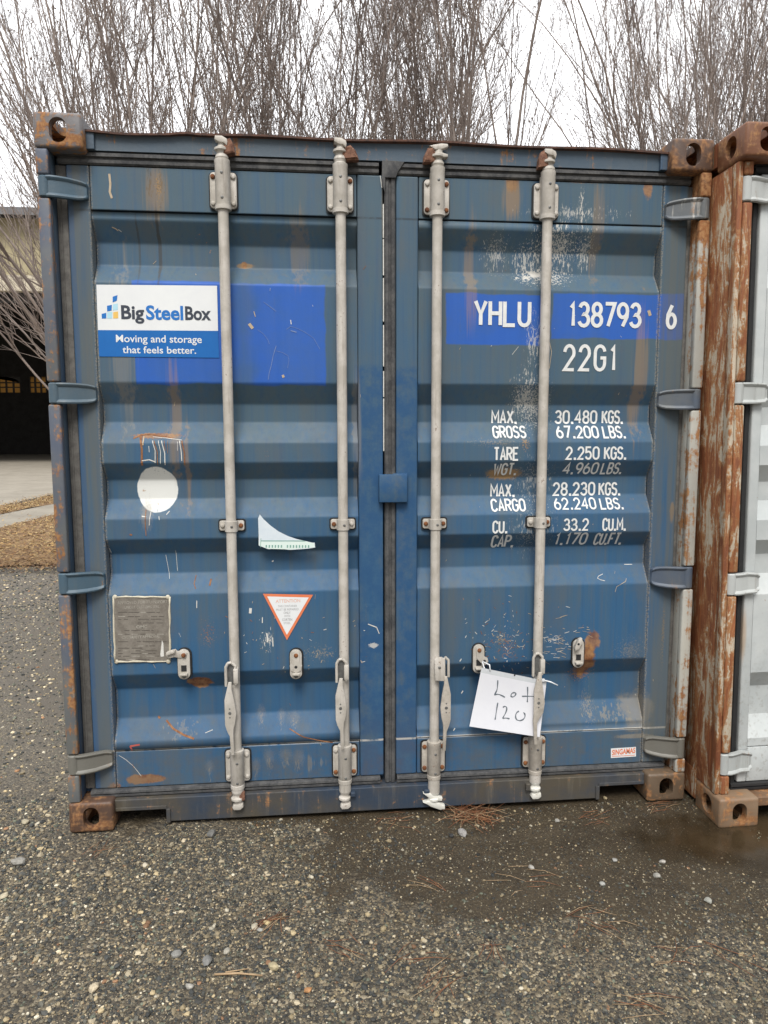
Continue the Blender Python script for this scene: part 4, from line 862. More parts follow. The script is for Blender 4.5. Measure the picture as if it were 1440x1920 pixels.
# data plate, sealant round it
bm = bmesh.new()
a = [xz(*q) for q in ((213, 1119), (318, 1119), (319, 1240), (216, 1240))]
yy = door_y(a[0][0], 0.8)-0.004
prism(bm, [(q[0], q[1]) for q in a], yy, yy+.0045, .001, 0)
for p_, q_ in zip(a, a[1:]+a[:1]):
    pts = [(p_[0]+(q_[0]-p_[0])*t/9+random.uniform(-.0015, .0015), yy+.001, p_[1]+(q_[1]-p_[1])*t/9+random.uniform(-.0015, .0015)) for t in range(10)]
    tube(bm, pts, [random.uniform(.0022, .0048) for _ in pts], 6, 1)
for q in a: dome(bm, q[0]+.006*(1 if q[0] < -0.95 else -1), yy+.001, q[1], .0085, .004, 1)
def pt(s, px0, px1, b, c, mi, bold=0.0):
    x0, z0 = xz(px0, b); x1, _ = xz(px1, b); _, z1 = xz(px0, c); v0 = len(bm.verts); font_text(bm, s, x0, x1, z0, z1, bold, mi, yy-.0006)
pt('APPROVED FOR TRANSPORT', 221, 315, 1132.5, 1127, 2); pt('UNDER CUSTOMS SEAL', 234, 300, 1141, 1136, 2); pt('CIMC', 256, 276.5, 1177.5, 1172.5, 2, .03); pt('CSC SAFETY APPROVAL', 229, 301, 1197, 1192, 2, .01)
for row in (1147, 1155, 1160, 1167, 1181, 1188, 1202, 1210, 1214, 1219, 1224, 1229, 1235):
    x = 222.0
    while x < 300:
        l = random.uniform(4, 22); q = [xz(x, row), xz(x+l, row), xz(x+l, row+1.2), xz(x, row+1.2)]
        if random.random() < .8: bm.faces.new([bm.verts.new((p[0], yy-.0004, p[1])) for p in q]).material_index = 3 if random.random() < .65 else 2
        x += l+random.uniform(1, 5)
q = [xz(304, 1200), xz(306.5, 1205), xz(308, 1230), xz(302, 1231), xz(301, 1226)]
bm.faces.new([bm.verts.new((p[0], yy-.0009, p[1])) for p in q]).material_index = 4
bmesh.ops.recalc_face_normals(bm, faces=bm.faces)
obj('data_plate', bm, [M['plate'], M['sealant'], M['plate_text'], M['plate_line'], M['chip_white']], doorL)
# maker's small sticker low on the right leaf
bm = bmesh.new(); face_px(bm, [(1145, 1403), (1192, 1400), (1192, 1418), (1145, 1421)], 0)
x0, z0 = xz(1147, 1415.5); x1, _ = xz(1190.5, 1414); _, z1 = xz(1147, 1406); font_text(bm, 'SINGAMAS', x0, x1, z0, z1, .03, 1, -0.0005)
bm.verts.ensure_lookup_table()
for v in bm.verts[4:]: v.co.z += (v.co.x-x0)*0.055
face_px(bm, [(1147, 1417.4), (1190, 1414.8), (1190, 1415.8), (1147, 1418.4)], 1, -0.0005)
conform(bm, 0.002, 0); obj('sticker', bm, [M['vinyl_white'], M['ink_orange']], doorR)['label'] = 'small white sticker with orange letters'
# painted lettering
def line(s, a, b, w=None, gap=.42):
    x0, z1 = xz(*a); x1, z0 = xz(b[0], b[1]); x0 = (x0+xz(a[0], b[1])[0])/2; x1 = (x1+xz(b[0], a[1])[0])/2
    bm = bmesh.new(); stroke_text(bm, s, x0, x1, z0, z1, w or (z1-z0)*.14, 0, gap)
    conform(bm, 0.0020, 0); obj('lettering', bm, [M['white_letter']], doorR)
line('YHLU', (888, 561), (996, 614)); line('138793', (1065, 565), (1203, 616)); line('6', (1248, 569), (1269, 618)); line('22G1', (1055, 645), (1158, 697), .0125, .6)
for s, a, b in (('MAX.', (921, 769), (970, 795)), ('30.480', (1040, 769), (1120, 795)), ('KGS.', (1128, 769), (1169, 795)), ('GROSS', (923, 798), (986, 822)), ('67.200', (1042, 798), (1122, 822)), ('LBS.', (1129, 798), (1172, 822)),
                ('TARE', (925, 838), (973, 864)), ('2.250', (1060, 837), (1124, 862)), ('KGS.', (1132, 837), (1175, 862)), ('WGT.', (925, 868), (970, 891)), ('4.960', (1056, 867), (1122, 889)), ('LBS.', (1127, 867), (1168, 889)),
                ('MAX.', (919, 907), (966, 932)), ('28.230', (1036, 904), (1116, 929)), ('KGS.', (1122, 904), (1164, 929)), ('CARGO', (920, 935), (985, 959)), ('62.240', (1038, 933), (1117, 955)), ('LBS.', (1124, 933), (1168, 955)),
                ('CU.', (923, 976), (952, 1000)), ('33.2', (1056, 972), (1104, 995)), ('CU.M.', (1129, 971), (1174, 995)), ('CAP.', (921, 1003), (965, 1026)), ('1.170', (1040, 999), (1101, 1021)), ('CU.FT.', (1114, 999), (1168, 1021))):
    line(s, a, b)

# ================================================================== LOT SIGN
def sgn_y(px, py): return 0.020 - 0.036*((px-880)/146.0)
def PS(px, py, off=0.0): return P(px, py, sgn_y(px, py)+0.008*math.sin((py-1250)/130*math.pi)-off)
c0 = PS(905, 1255); lot = empty('lot_sign', tuple(float(v) for v in c0), 'white paper sign in a plastic sleeve handwritten Lot 120 tied to the door', 'sign')
def lot_obj(name, bm, mats, smooth=None):
    for v in bm.verts: v.co -= Vector(c0)
    return obj(name, bm, mats, lot, smooth)
M['paper'] = mat_plain('white_paper', (0.74, 0.75, 0.80), (0.78, 0.79, 0.83), 5, 0.35, bump=0); M['sleeve'] = mat_plain('clear_plastic_strip', (0.60, 0.63, 0.66), (0.66, 0.69, 0.71), 20, 0.2, bump=0)
tl, tr, br, bl = (903, 1252), (1025, 1277), (1012, 1382), (880, 1362)
def quadpx(u, v):
    a = ((1-u)*tl[0]+u*tr[0], (1-u)*tl[1]+u*tr[1]); b = ((1-u)*bl[0]+u*br[0], (1-u)*bl[1]+u*br[1])
    return ((1-v)*a[0]+v*b[0], (1-v)*a[1]+v*b[1])
bm = bmesh.new(); nu, nv = 14, 12
for side in (0.0, -0.0012):
    g = [[bm.verts.new(PS(*quadpx(i/nu, j/nv), off=side+0.0012)) for i in range(nu+1)] for j in range(nv+1)]
    for j in range(nv):
        for i in range(nu):
            f = bm.faces.new((g[j][i], g[j+1][i], g[j+1][i+1], g[j][i+1])); f.smooth = True; f.material_index = 1 if j == 0 and side == 0 else 0
            if side: f.normal_flip()
lot_obj('sleeve', bm, [M['paper'], M['sleeve']])
bm = bmesh.new()
def lp(v): return [(760+a/4.8, 1180+b/4.8) for a, b in v]
for st in ([(832, 458), (830, 520), (822, 555), (801, 590)], [(801, 590), (830, 582), (862, 592), (898, 612)], [(985, 568), (958, 574), (947, 600), (965, 611), (988, 598), (998, 575), (975, 567)], [(1100, 518), (1101, 585), (1098, 655)], [(1050, 603), (1110, 601), (1165, 605)],
           [(832, 660), (820, 735), (808, 812)], [(878, 702), (898, 690), (916, 704), (906, 748), (882, 788), (876, 802), (905, 797), (938, 805)], [(1022, 735), (998, 752), (990, 785), (1000, 814), (1030, 824), (1062, 812), (1079, 785), (1075, 758), (1062, 748)]):
    # round the path
    p = lp(st)
    for _ in range(2):
        q = [p[0]]
        for a, b in zip(p, p[1:]): q += [(a[0]*.75+b[0]*.25, a[1]*.75+b[1]*.25), (a[0]*.25+b[0]*.75, a[1]*.25+b[1]*.75)]
        p = q+[p[-1]]
    w = 1.15
    vl, vr = [], []
    for i, (a, b) in enumerate(p):
        c, d = p[max(i-1, 0)], p[min(i+1, len(p)-1)]; t = Vector((d[0]-c[0], d[1]-c[1])).normalized(); ww = w*(0.85+0.25*math.sin(i*.7))
        vl.append(bm.verts.new(PS(a-t.y*ww, b+t.x*ww, off=.0022))); vr.append(bm.verts.new(PS(a+t.y*ww, b-t.x*ww, off=.0022)))
    for i in range(len(p)-1): bm.faces.new((vl[i], vr[i], vr[i+1], vl[i+1]))
lot_obj('handwriting', bm, [M['marker']])
for q in ((919, 1257), (965, 1266)):
    bm = bmesh.new()
    p = PS(*q, off=.0022); dome(bm, p[0], p[1], p[2], .0035, .0004)
    lot_obj('punched_hole', bm, [M['rubber']])
M['tie'] = mat_plain('white_nylon', (0.68, 0.70, 0.72), (0.72, 0.74, 0.76), 30, 0.4, bump=0)
p0 = PD(901, 1236); bm = bmesh.new()
a = Vector((p0[0], 0.040, p0[2])); b = Vector(PS(919, 1257, off=.004))
tube(bm, [a, (a+b)/2+Vector((.012, -.008, .006)), b, b+Vector((.002, .006, -.004))], .0026, 8); tube(bm, [a, (a+b)/2+Vector((-.006, .004, -.012)), b+Vector((-.012, .004, -.004))], .0026, 8)
lot_obj('zip_tie', bm, [M['tie']])
bm = bmesh.new()
a = Vector(PS(1018, 1275, off=.004)); b = Vector(P(1046, 1285, -.035))
box(bm, a.x-.006, a.x+.006, a.y-.006, a.y+.004, a.z-.005, a.z+.005, .001); tube(bm, [a, (a+b)/2+Vector((0, -.004, .004)), b], [.003, .0028, .002], 8)
lot_obj('zip_tie', bm, [M['tie']])

# ================================================================== WHITE CONTAINER (to the right, standing a little forward)
def mat_whitepost():
    n = N('streaked_rusty_cream_paint', 0.7)
    st = n.noise(1.0, 7, 0.72, n.map((22, 22, 4.2)), 1.3); st2 = n.noise(1.0, 6, 0.7, n.map((90, 90, 7))); big = n.noise(3.4, 6, 0.65); fine = n.noise(90, 6, 0.75)
    c = n.mix(n.ss(st2, 0.35, 0.7), (0.52, 0.46, 0.36), (0.40, 0.33, 0.24))
    w = n.m_('ADD', n.m_('MULTIPLY', st, 0.50), n.m_('ADD', n.m_('MULTIPLY', big, 0.34), n.m_('MULTIPLY', fine, 0.16)))
    c = n.mix(n.ss(w, 0.455, 0.485), c, n.mix(n.ss(fine, 0.4, 0.6), (0.30, 0.13, 0.05), (0.40, 0.20, 0.08)))
    c = n.mix(n.ss(w, 0.49, 0.53), c, n.mix(n.ss(st2, 0.35, 0.65), (0.17, 0.056, 0.024), (0.29, 0.10, 0.035)))
    n.bump(n.m_('ADD', fine, n.ss(w, 0.46, 0.52)), 0.002, 0.6)
    return n.col(c)
def mat_whitedoor():
    n = N('chalky_white_paint', 0.5)
    st = n.noise(1.0, 4, 0.6, n.map((22, 22, 1.0))); fine = n.noise(60, 4, 0.65); mid = n.noise(7, 5, 0.65)
    c = n.mix(n.ss(mid, 0.3, 0.7), (0.43, 0.46, 0.46), (0.52, 0.545, 0.54))
    for px, py, rx, rz, k in ((1392, 870, .02, .20, .9), (1395, 540, .016, .14, .7), (1388, 1180, .03, .14, .5)):
        p = P(px, py, -.10); c = n.mix(n.blob((p[0]-WX, 0, p[2]), rx, rz, st, 1.4, .6, k), c, (0.44, 0.25, 0.09))
    f = n.m_('MULTIPLY', n.m_('SUBTRACT', 1.0, n.ss(n.z, 0.25, 0.9)), n.ss(fine, 0.50, 0.70)); c = n.mix(n.m_('MULTIPLY', f, .45), c, (0.22, 0.20, 0.17))
    c = n.mix(n.m_('MULTIPLY', n.ss(fine, 0.70, 0.74), .8), c, (0.26, 0.13, 0.06))
    n.bump(fine, 0.001, 0.25); return n.col(c)
WX, WY, WROT = 1.252+HW, -0.195, R(-0.75)
white = empty('shipping_container', (WX, WY, 0), 'white shipping container with a heavily rusted corner post, cut by the right edge', 'shipping container', rot=(0, WROT, 0))
M['wpost'] = mat_whitepost(); M['wdoor'] = mat_whitedoor()
M['whinge'] = mat_frame('chalky_hinge_paint', (0.47, 0.49, 0.48), (0.40, 0.42, 0.41), 0.56, 0.63)
M['wcast'] = mat_frame('orange_rust_casting', (0.19, 0.075, 0.032), (0.12, 0.048, 0.024), 0.46, 0.62, False)
M['wcast_low'] = mat_frame('rust_and_cream_casting', (0.24, 0.165, 0.105), (0.15, 0.085, 0.048), 0.47, 0.58, False)
castings(white, {(-1, True): M['wcast'], (-1, False): M['wcast_low'], (1, True): M['wcast'], (1, False): M['wcast_low']})
HWZ = hinge_zs([(325, 372), (710, 750), (1066, 1106), (1401, 1440)], 1375, -.13)
WF = 0.036
for s in (-1, 1):
    bm = bmesh.new(); z0, z1 = 0.118, H_-0.118
    def bx(a, b, *r, **k): box(bm, min(s*a, s*b), max(s*a, s*b), *r, **k)
    bx(1.216, 1.150, 0.080, 0.42, z0, z1, bev=0.008)
    bx(1.2165, 1.196, WF+.004, 0.0795, z0, z1, bev=0.006, seg=3); bx(1.1955, 1.168, WF+0.034, 0.0795, z0, z1, bev=0.003)
    edges = [z0] + [v for a, b in sorted([(q[1], q[0]) for q in HWZ]) for v in (a-0.004, b+0.004)] + [z1]
    for a, b in zip(edges[::2], edges[1::2]): bx(1.1955, 1.160, WF, WF+0.0335, a, b, bev=0.007, seg=3)
    tag(obj('corner_post', bm, [M['wpost']], white, 35), 'cream post streaked with heavy rust' if s < 0 else None)
shell(white, M['wdoor'])
bm = bmesh.new(); box(bm, -1.057, 1.057, 0.05, 0.15, 2.488, 2.55, 0.004); obj('header', bm, [M['wdoor']], white)
bm = bmesh.new(); box(bm, -1.057, 1.057, 0.020, 0.11, 0.072, 0.108, 0.004); box(bm, -0.86, 0.86, 0.022, 0.108, 0.012, 0.0715, 0.004); obj('sill', bm, [M['wcast_low']], white)
for s in (-1, 1):
    bm = bmesh.new(); Yw = 0.075
    def bx(a, b, *r, **k): box(bm, min(s*a, s*b), max(s*a, s*b), *r, **k)
    bx(1.106, 1.066, Yw, Yw+.05, 0.145, 2.442, bev=.006, seg=3); bx(.02, .10, Yw, Yw+.05, 0.145, 2.442, bev=.006, seg=3)
    bx(1.0655, .1005, Yw+.002, Yw+.048, 2.2925, 2.441, bev=.003); bx(1.0655, .1005, Yw+.002, Yw+.048, .146, .2855, bev=.003)
    for (za, ya), (zb, yb) in zip(BRK, BRK[1:]):
        f = bm.faces.new([bm.verts.new((s*x, y-YO+Yw+.004, z)) for x, y, z in ((1.0655, ya, za), (.1005, ya, za), (.1005, yb, zb), (1.0655, yb, zb))]); f.normal_update()
        if f.normal.y > 0: f.normal_flip()
    d = obj('door', bm, [M['wdoor']], white, 30)
    bm = bmesh.new(); a, b = sorted((s*1.166, s*1.1075))
    gasket_strip(bm, a, b, .14, 2.48, Yw+.006); gasket_strip(bm, min(s*1.133, s*.03), max(s*1.133, s*.03), 2.4435, 2.4865, Yw-.004, False); gasket_strip(bm, min(s*1.133, s*.03), max(s*1.133, s*.03), .1095, .143, Yw-.004, False)
    obj('gasket', bm, [M['rubber']], d)
    for k, (zt, zb) in enumerate(HWZ):
        bm = hinge_bm(s, zt, zb, WF-.002, 1.072, Yw)
        for v in bm.verts: v.co.x -= s*.017
        obj('hinge', bm, [M['whinge']], d, 30)

for X in RODX:      # its lock gear, just outside the picture
    d = [o for o in white.children if o.name.startswith('door')][0 if X < 0 else 1]; Yr = 0.045
    bm = bmesh.new(); lathe(bm, X, Yr, [(.016, .03), (.023, .05), (.0175, .07), (.0235, .09), (.0235, .135), (RR, .14), (RR, 2.455), (.0225, 2.458), (.0225, 2.50), (.0175, 2.515), (.0235, 2.53), (.016, 2.55)], 16)
    obj('lock_rod', bm, [M['zinc']], d, 35)
    for zb, zt in ((.152, .278), (1.13, 1.17), (2.303, 2.428)):
        bm = bmesh.new(); prism(bm, rrect(X-.047, X+.047, zb, zt, .012), .062, .074, .003); lathe(bm, X, Yr, [(.0225, zb-.008), (.0265, zb-.006), (.0265, zt+.006), (.0225, zt+.008)], 16)
        for q in (-1, 1): dome(bm, X+q*.036, .0621, (zb+zt)/2, .0085, .007, 1)
        obj('rod_bracket', bm, [M['zinc'], M['rust']], d, 35)
    bm = bmesh.new(); prism(bm, [(X-.03, .64), (X-.012, .64), (X-.004, .50), (X-.004, .44), (X-.014, .24), (X-.026, .24), (X-.034, .44), (X-.034, .50)], .008, .019, .002); box(bm, X-.03, X, .016, .045, .60, .66, .003)
    obj('handle', bm, [M['zinc']], d, 35)

# ================================================================== GROUND
def vnoise(x, y, sc, seed=0):
    x = np.asarray(x)*sc; y = np.asarray(y)*sc; xi = np.floor(x).astype(int); yi = np.floor(y).astype(int); fx = x-xi; fy = y-yi
    fx = fx*fx*(3-2*fx); fy = fy*fy*(3-2*fy)
    def h(a, b):
        n = (a*374761393+b*668265263+seed*974634777) & 0x7fffffff; n = (n ^ (n >> 13))*1274126177 & 0x7fffffff
        return ((n ^ (n >> 16)) & 0xffff)/65535.0
    return (h(xi, yi)*(1-fx)+h(xi+1, yi)*fx)*(1-fy)+(h(xi, yi+1)*(1-fx)+h(xi+1, yi+1)*fx)*fy
def fbm(x, y, sc, seed=0): return 0.55*vnoise(x, y, sc, seed)+0.28*vnoise(x, y, sc*2.1, seed+1)+0.17*vnoise(x, y, sc*4.3, seed+2)
PUD = [(1.05, -0.22, .42, .20), (1.5, -.30, .5, .32), (.55, -.20, .30, .05)]
def pud(x, y):
    f = np.zeros_like(np.asarray(x, float))
    for a, b, rx, ry in PUD: f = np.maximum(f, 1-np.sqrt(((x-a)/rx)**2+((y-b)/ry)**2))
    return f
def gh(x, y):
    x = np.asarray(x, float); y = np.asarray(y, float)
    near = np.exp(-(np.maximum(np.abs(y+0.4)-1.5, 0)/2)**2)
    h = -0.004+near*(0.016*(fbm(x, y, 1.7, 3)-.5)+0.007*(fbm(x, y, 8, 9)-.5))
    h = h-0.014*np.clip(pud(x, y)+.2, 0, .6)
    h = h+0.004*np.exp(-((x-1.12)/.16)**2-((y-.02)/.09)**2)+.002*np.exp(-((x-.9)/.3)**2-((y-.10)/.12)**2)
    return h
ax = np.unique(np.concatenate([np.linspace(-2.4, 2.6, 230), np.linspace(-8, 8, 90), np.array([-900, -300, -120, -60, -30, -15, 15, 30, 60, 120, 300, 900])]))
ay = np.unique(np.concatenate([np.linspace(-1.6, 0.6, 120), np.linspace(-4, 12, 70), np.array([-900, -300, -100, -30, -10, 20, 40, 80, 200, 500, 1500])]))
gx, gy = np.meshgrid(ax, ay); gz = gh(gx, gy)
me = bpy.data.meshes.new('ground'); nx, ny = len(ax), len(ay)
idx = np.arange(nx*ny).reshape(ny, nx); fc = np.stack([idx[:-1, :-1], idx[:-1, 1:], idx[1:, 1:], idx[1:, :-1]], -1).reshape(-1, 4)
def fast_mesh(name, verts, faces, smooth=False):
    me = bpy.data.meshes.new(name); k = faces.shape[1]
    me.vertices.add(len(verts)); me.vertices.foreach_set('co', np.ascontiguousarray(verts, dtype=np.float32).ravel())
    me.loops.add(faces.size); me.loops.foreach_set('vertex_index', np.ascontiguousarray(faces, dtype=np.int32).ravel())
    me.polygons.add(len(faces)); me.polygons.foreach_set('loop_start', np.arange(0, faces.size, k, dtype=np.int32)); me.polygons.foreach_set('loop_total', np.full(len(faces), k, dtype=np.int32))
    me.polygons.foreach_set('use_smooth', np.full(len(faces), smooth)); me.update(calc_edges=True); me.validate()
    return me
me = fast_mesh('ground', np.stack([gx, gy, gz], -1).reshape(-1, 3), fc, True)
n = N('wet_gravelly_dirt', 0.75)
pat = n.noise(1.15, 5, 0.6); pat2 = n.noise(5.0, 5, 0.65); vc = n.vor(105, out='Color'); vd = n.vor(105); vc2 = n.vor(230, out='Color'); fine = n.noise(160, 4, .7)
sx = n.t.nodes.new('ShaderNodeSeparateColor'); n.lk(vc, sx.inputs[0]); sx2 = n.t.nodes.new('ShaderNodeSeparateColor'); n.lk(vc2, sx2.inputs[0])
stone = n.ramp(sx.outputs[0], [(0, (0.036, 0.034, 0.031)), (.35, (0.090, 0.083, 0.070)), (.6, (0.15, 0.132, 0.102)), (.82, (0.22, 0.18, 0.12)), (.97, (0.36, 0.32, 0.25))])
stone2 = n.ramp(sx2.outputs[0], [(0, (0.028, 0.026, 0.023)), (.5, (0.075, 0.066, 0.052)), (.9, (0.15, 0.125, 0.09)), (1, (0.30, 0.27, 0.21))])
mud = n.mix(n.ss(pat2, .35, .65), (0.036, 0.025, 0.013), (0.066, 0.049, 0.028))
mud = n.mix(.28, mud, stone2)
side = n.ss(n.m_('ADD', n.m_('SUBTRACT', n.x, n.m_('MULTIPLY', n.y, -0.9)), n.m_('MULTIPLY', n.m_('SUBTRACT', pat, .5), 2.2)), -1.3, 0.1)   # muddier to the right and against the containers
side = n.m_('MULTIPLY', side, n.ss(n.y, -1.15, -.4))
pat3 = n.ss(n.noise(2.4, 5, .6), .56, .66)
gmix = n.ss(n.m_('ADD', side, n.m_('MULTIPLY', n.m_('SUBTRACT', pat2, .5), 2.0)), .42, .74)
gmix = n.m_('MAXIMUM', gmix, n.m_('MULTIPLY', pat3, .8))
grav = n.mix(n.ss(sx.outputs[1], .25, .45), stone2, stone)
c = n.mix(gmix, grav, mud)
far = n.m_('MULTIPLY', n.ss(n.y, 3.3, 4.3), n.ss(n.m_('ADD', pat2, 0.0), .2, .5)); c = n.mix(n.m_('MULTIPLY', far, .5), c, (0.115, 0.095, 0.078)); c = n.mix(1.0, (0, 0, 0), c); dk = n.t.nodes.new('ShaderNodeMix'); dk.data_type = 'RGBA'; dk.blend_type = 'MULTIPLY'; dk.inputs[0].default_value = 1.0; n.lk(c, dk.inputs[6]); dk.inputs[7].default_value = (.78, .74, .66, 1); c = dk.outputs[2]
dry = n.m_('MULTIPLY', n.ss(n.y, -.3, .8), n.ss(n.x, -1.0, -1.4)); c = n.mix(n.m_('MULTIPLY', dry, .45), c, (0.19, 0.17, 0.14))
n.set('Roughness', n.m_('SUBTRACT', .85, n.m_('MULTIPLY', gmix, .30)))
n.bump(n.m_('ADD', n.m_('MULTIPLY', n.m_('SUBTRACT', 1.0, vd), n.m_('SUBTRACT', 1.3, gmix)), n.m_('MULTIPLY', fine, .6)), 0.006, 0.8)
me.materials.append(n.col(c)); tag(link('ground', me), kind='structure')
# puddle: a thin sheet of brown water lying in the dip by the white container
bm = bmesh.new(); pts = []
n = N('muddy_water', 0.14, 0, 0.35); n.col(n.mix(n.ss(n.noise(4, 4, .6), .35, .65), (0.036, 0.024, 0.012), (0.055, 0.038, 0.021))); n.bump(n.noise(14, 2, .5), .002, .08); M['water'] = n.m
for k in range(90):
    t = 2*math.pi*k/90; r = 1.0+.22*math.sin(3*t+1)+.13*math.sin(7*t)+.08*math.sin(13*t+2)+.05*math.sin(23*t)
    pts.append((1.32+.72*r*math.cos(t), -.265+.28*r*math.sin(t), -0.0095))
nz_ = n.noise(6, 5, .65); u_ = n.m_('DIVIDE', n.m_('SUBTRACT', n.x, 1.40), .66); w_ = n.m_('DIVIDE', n.m_('ADD', n.y, .27), .24)
dd_ = n.m_('SQRT', n.m_('ADD', n.m_('MULTIPLY', u_, u_), n.m_('MULTIPLY', w_, w_)))
n.set('Alpha', n.ss(n.m_('ADD', n.m_('SUBTRACT', 1.0, dd_), n.m_('MULTIPLY', n.m_('SUBTRACT', nz_, .5), 1.3)), 0.0, .75))   # clear where it runs thin
bm.faces.new([bm.verts.new(p) for p in pts]); bmesh.ops.triangulate(bm, faces=bm.faces); tag(obj('puddle', bm, [M['water']]), kind='structure')

# gravel: countless pebbles, one stuff object
ICO = np.array([(0, 0, 1)]+[(math.cos(R(72*k))*.894, math.sin(R(72*k))*.894, .447) for k in range(5)]+[(math.cos(R(72*k+36))*.894, math.sin(R(72*k+36))*.894, -.447) for k in range(5)]+[(0, 0, -1)])
ICF = np.array([(0, 1+k, 1+(k+1) % 5) for k in range(5)]+[(1+k, 6+k, 1+(k+1) % 5) for k in range(5)]+[(1+(k+1) % 5, 6+k, 6+(k+1) % 5) for k in range(5)]+[(11, 6+(k+1) % 5, 6+k) for k in range(5)])
def pebbles(name, x, y, r, cols):
    k = len(x); ang = rng.uniform(0, 2*np.pi, k); s = rng.uniform(.6, 1.25, (k, 3)); s[:, 2] *= .62
    v = ICO[None]*(1+rng.uniform(-.22, .22, (k, 12, 1)))*s[:, None]*r[:, None, None]
    tl_ = rng.uniform(-.45, .45, k); cz, sz = np.cos(tl_)[:, None], np.sin(tl_)[:, None]
    v = np.stack([v[..., 0]*cz-v[..., 2]*sz, v[..., 1], v[..., 0]*sz+v[..., 2]*cz], -1)
    c_, s_ = np.cos(ang)[:, None], np.sin(ang)[:, None]
    w = np.stack([v[..., 0]*c_-v[..., 1]*s_+x[:, None], v[..., 0]*s_+v[..., 1]*c_+y[:, None], v[..., 2]+(gh(x, y)+r*.15)[:, None]], -1)
    f = (ICF[None]+12*np.arange(k)[:, None, None]).reshape(-1, 3)
    me = fast_mesh(name, w.reshape(-1, 3), f)
    a = me.attributes.new('tone', 'FLOAT_COLOR', 'FACE'); cc = np.ones((k, 20, 4), np.float32); cc[..., :3] = cols[:, None]; a.data.foreach_set('color', cc.ravel())
    me.materials.append(M['pebble']); return me
n = N('mixed_pebbles', .7); at = n.t.nodes.new('ShaderNodeAttribute'); at.attribute_name = 'tone'
mx = n.t.nodes.new('ShaderNodeMix'); mx.data_type = 'RGBA'; mx.blend_type = 'MULTIPLY'; mx.inputs[0].default_value = 1.0; n.lk(at.outputs['Color'], mx.inputs[6]); n.lk(n.ramp(n.noise(220, 3, .6), [(.25, (.65, .65, .65)), (.75, (1.2, 1.18, 1.14))]), mx.inputs[7])
M['pebble'] = n.col(mx.outputs[2])
PAL = np.array([(.040, .042, .043), (.062, .061, .058), (.105, .098, .083), (.15, .135, .105), (.20, .17, .12), (.30, .25, .165), (.36, .32, .25), (.30, .15, .06), (.10, .115, .095), (.42, .40, .35)])
PAL[:3] *= np.array([.74, .76, .72]); PAL[3:] *= np.array([1.04, 1.0, .89])*.95; PAL[7] = (.19, .105, .055)
PW = np.array([.22, .20, .15, .12, .10, .08, .055, .014, .05, .030]); PW /= PW.sum()
def scatter(k, x0, x1, y0, y1, rmin, rmax, mudaware=True):
    x = rng.uniform(x0, x1, k); y = rng.uniform(y0, y1, k); r = rmin+(rmax-rmin)*rng.power(1, k)**3.2
    keep = ~((np.abs(x) < 1.25) & (y > .03))
    if mudaware:
        m = np.clip((x+y*.9+2.2*(fbm(x, y, 1.2, 5)-.5)+1.3)/1.4, 0, 1)*np.clip((y+1.15)/.75, 0, 1)+.9*(fbm(x, y, 4.0, 8)-.5)
        m = np.clip((m-.40)/.4, 0, 1); m = np.maximum(m, .9*np.clip((fbm(x, y, 2.6, 21)-.56)/.07, 0, 1)); keep &= rng.uniform(0, 1, k) > m*.88; keep &= ~((pud(x, y) > .12) & (rng.uniform(0, 1, k) > .02))
    x, y, r = x[keep], y[keep], r[keep]; c = PAL[rng.choice(len(PAL), len(x), p=PW)]*rng.uniform(.6, 1.45, (len(x), 1))*(1+.55*np.clip((y-.05*x+.1)/.9, 0, 1)*(x < -1.1)+.22*np.clip((-x-.2)/.8, 0, 1))[:, None]; return x, y, r, c
A = [scatter(34000, -.9, 2.2, -1.2, .05, .0009, .0030, False), scatter(5000, -.9, 2.2, -1.2, .05, .002, .0055, False), scatter(46000, -1.9, 1.9, -1.35, .12, .0014, .0042), scatter(72000, -1.9, 1.9, -1.35, .30, .0017, .0066), scatter(9000, -1.9, .3, -1.35, .1, .004, .0105), scatter(3000, .3, 1.9, -1.35, .1, .003, .008), scatter(26000, -4.6, -1.2, -.4, 3.9, .003, .012, False), scatter(12000, -5.5, -1.2, 3.6, 6.0, .004, .016, False), scatter(2500, 1.2, 2.4, -.9, -.3, .003, .01)]
x, y, r, c = [np.concatenate([a[i] for a in A]) for i in range(4)]
gr = link('gravel', pebbles('gravel', x, y, r, c)); tag(gr, 'loose mixed gravel scattered over the wet dirt', 'gravel', kind='stuff')

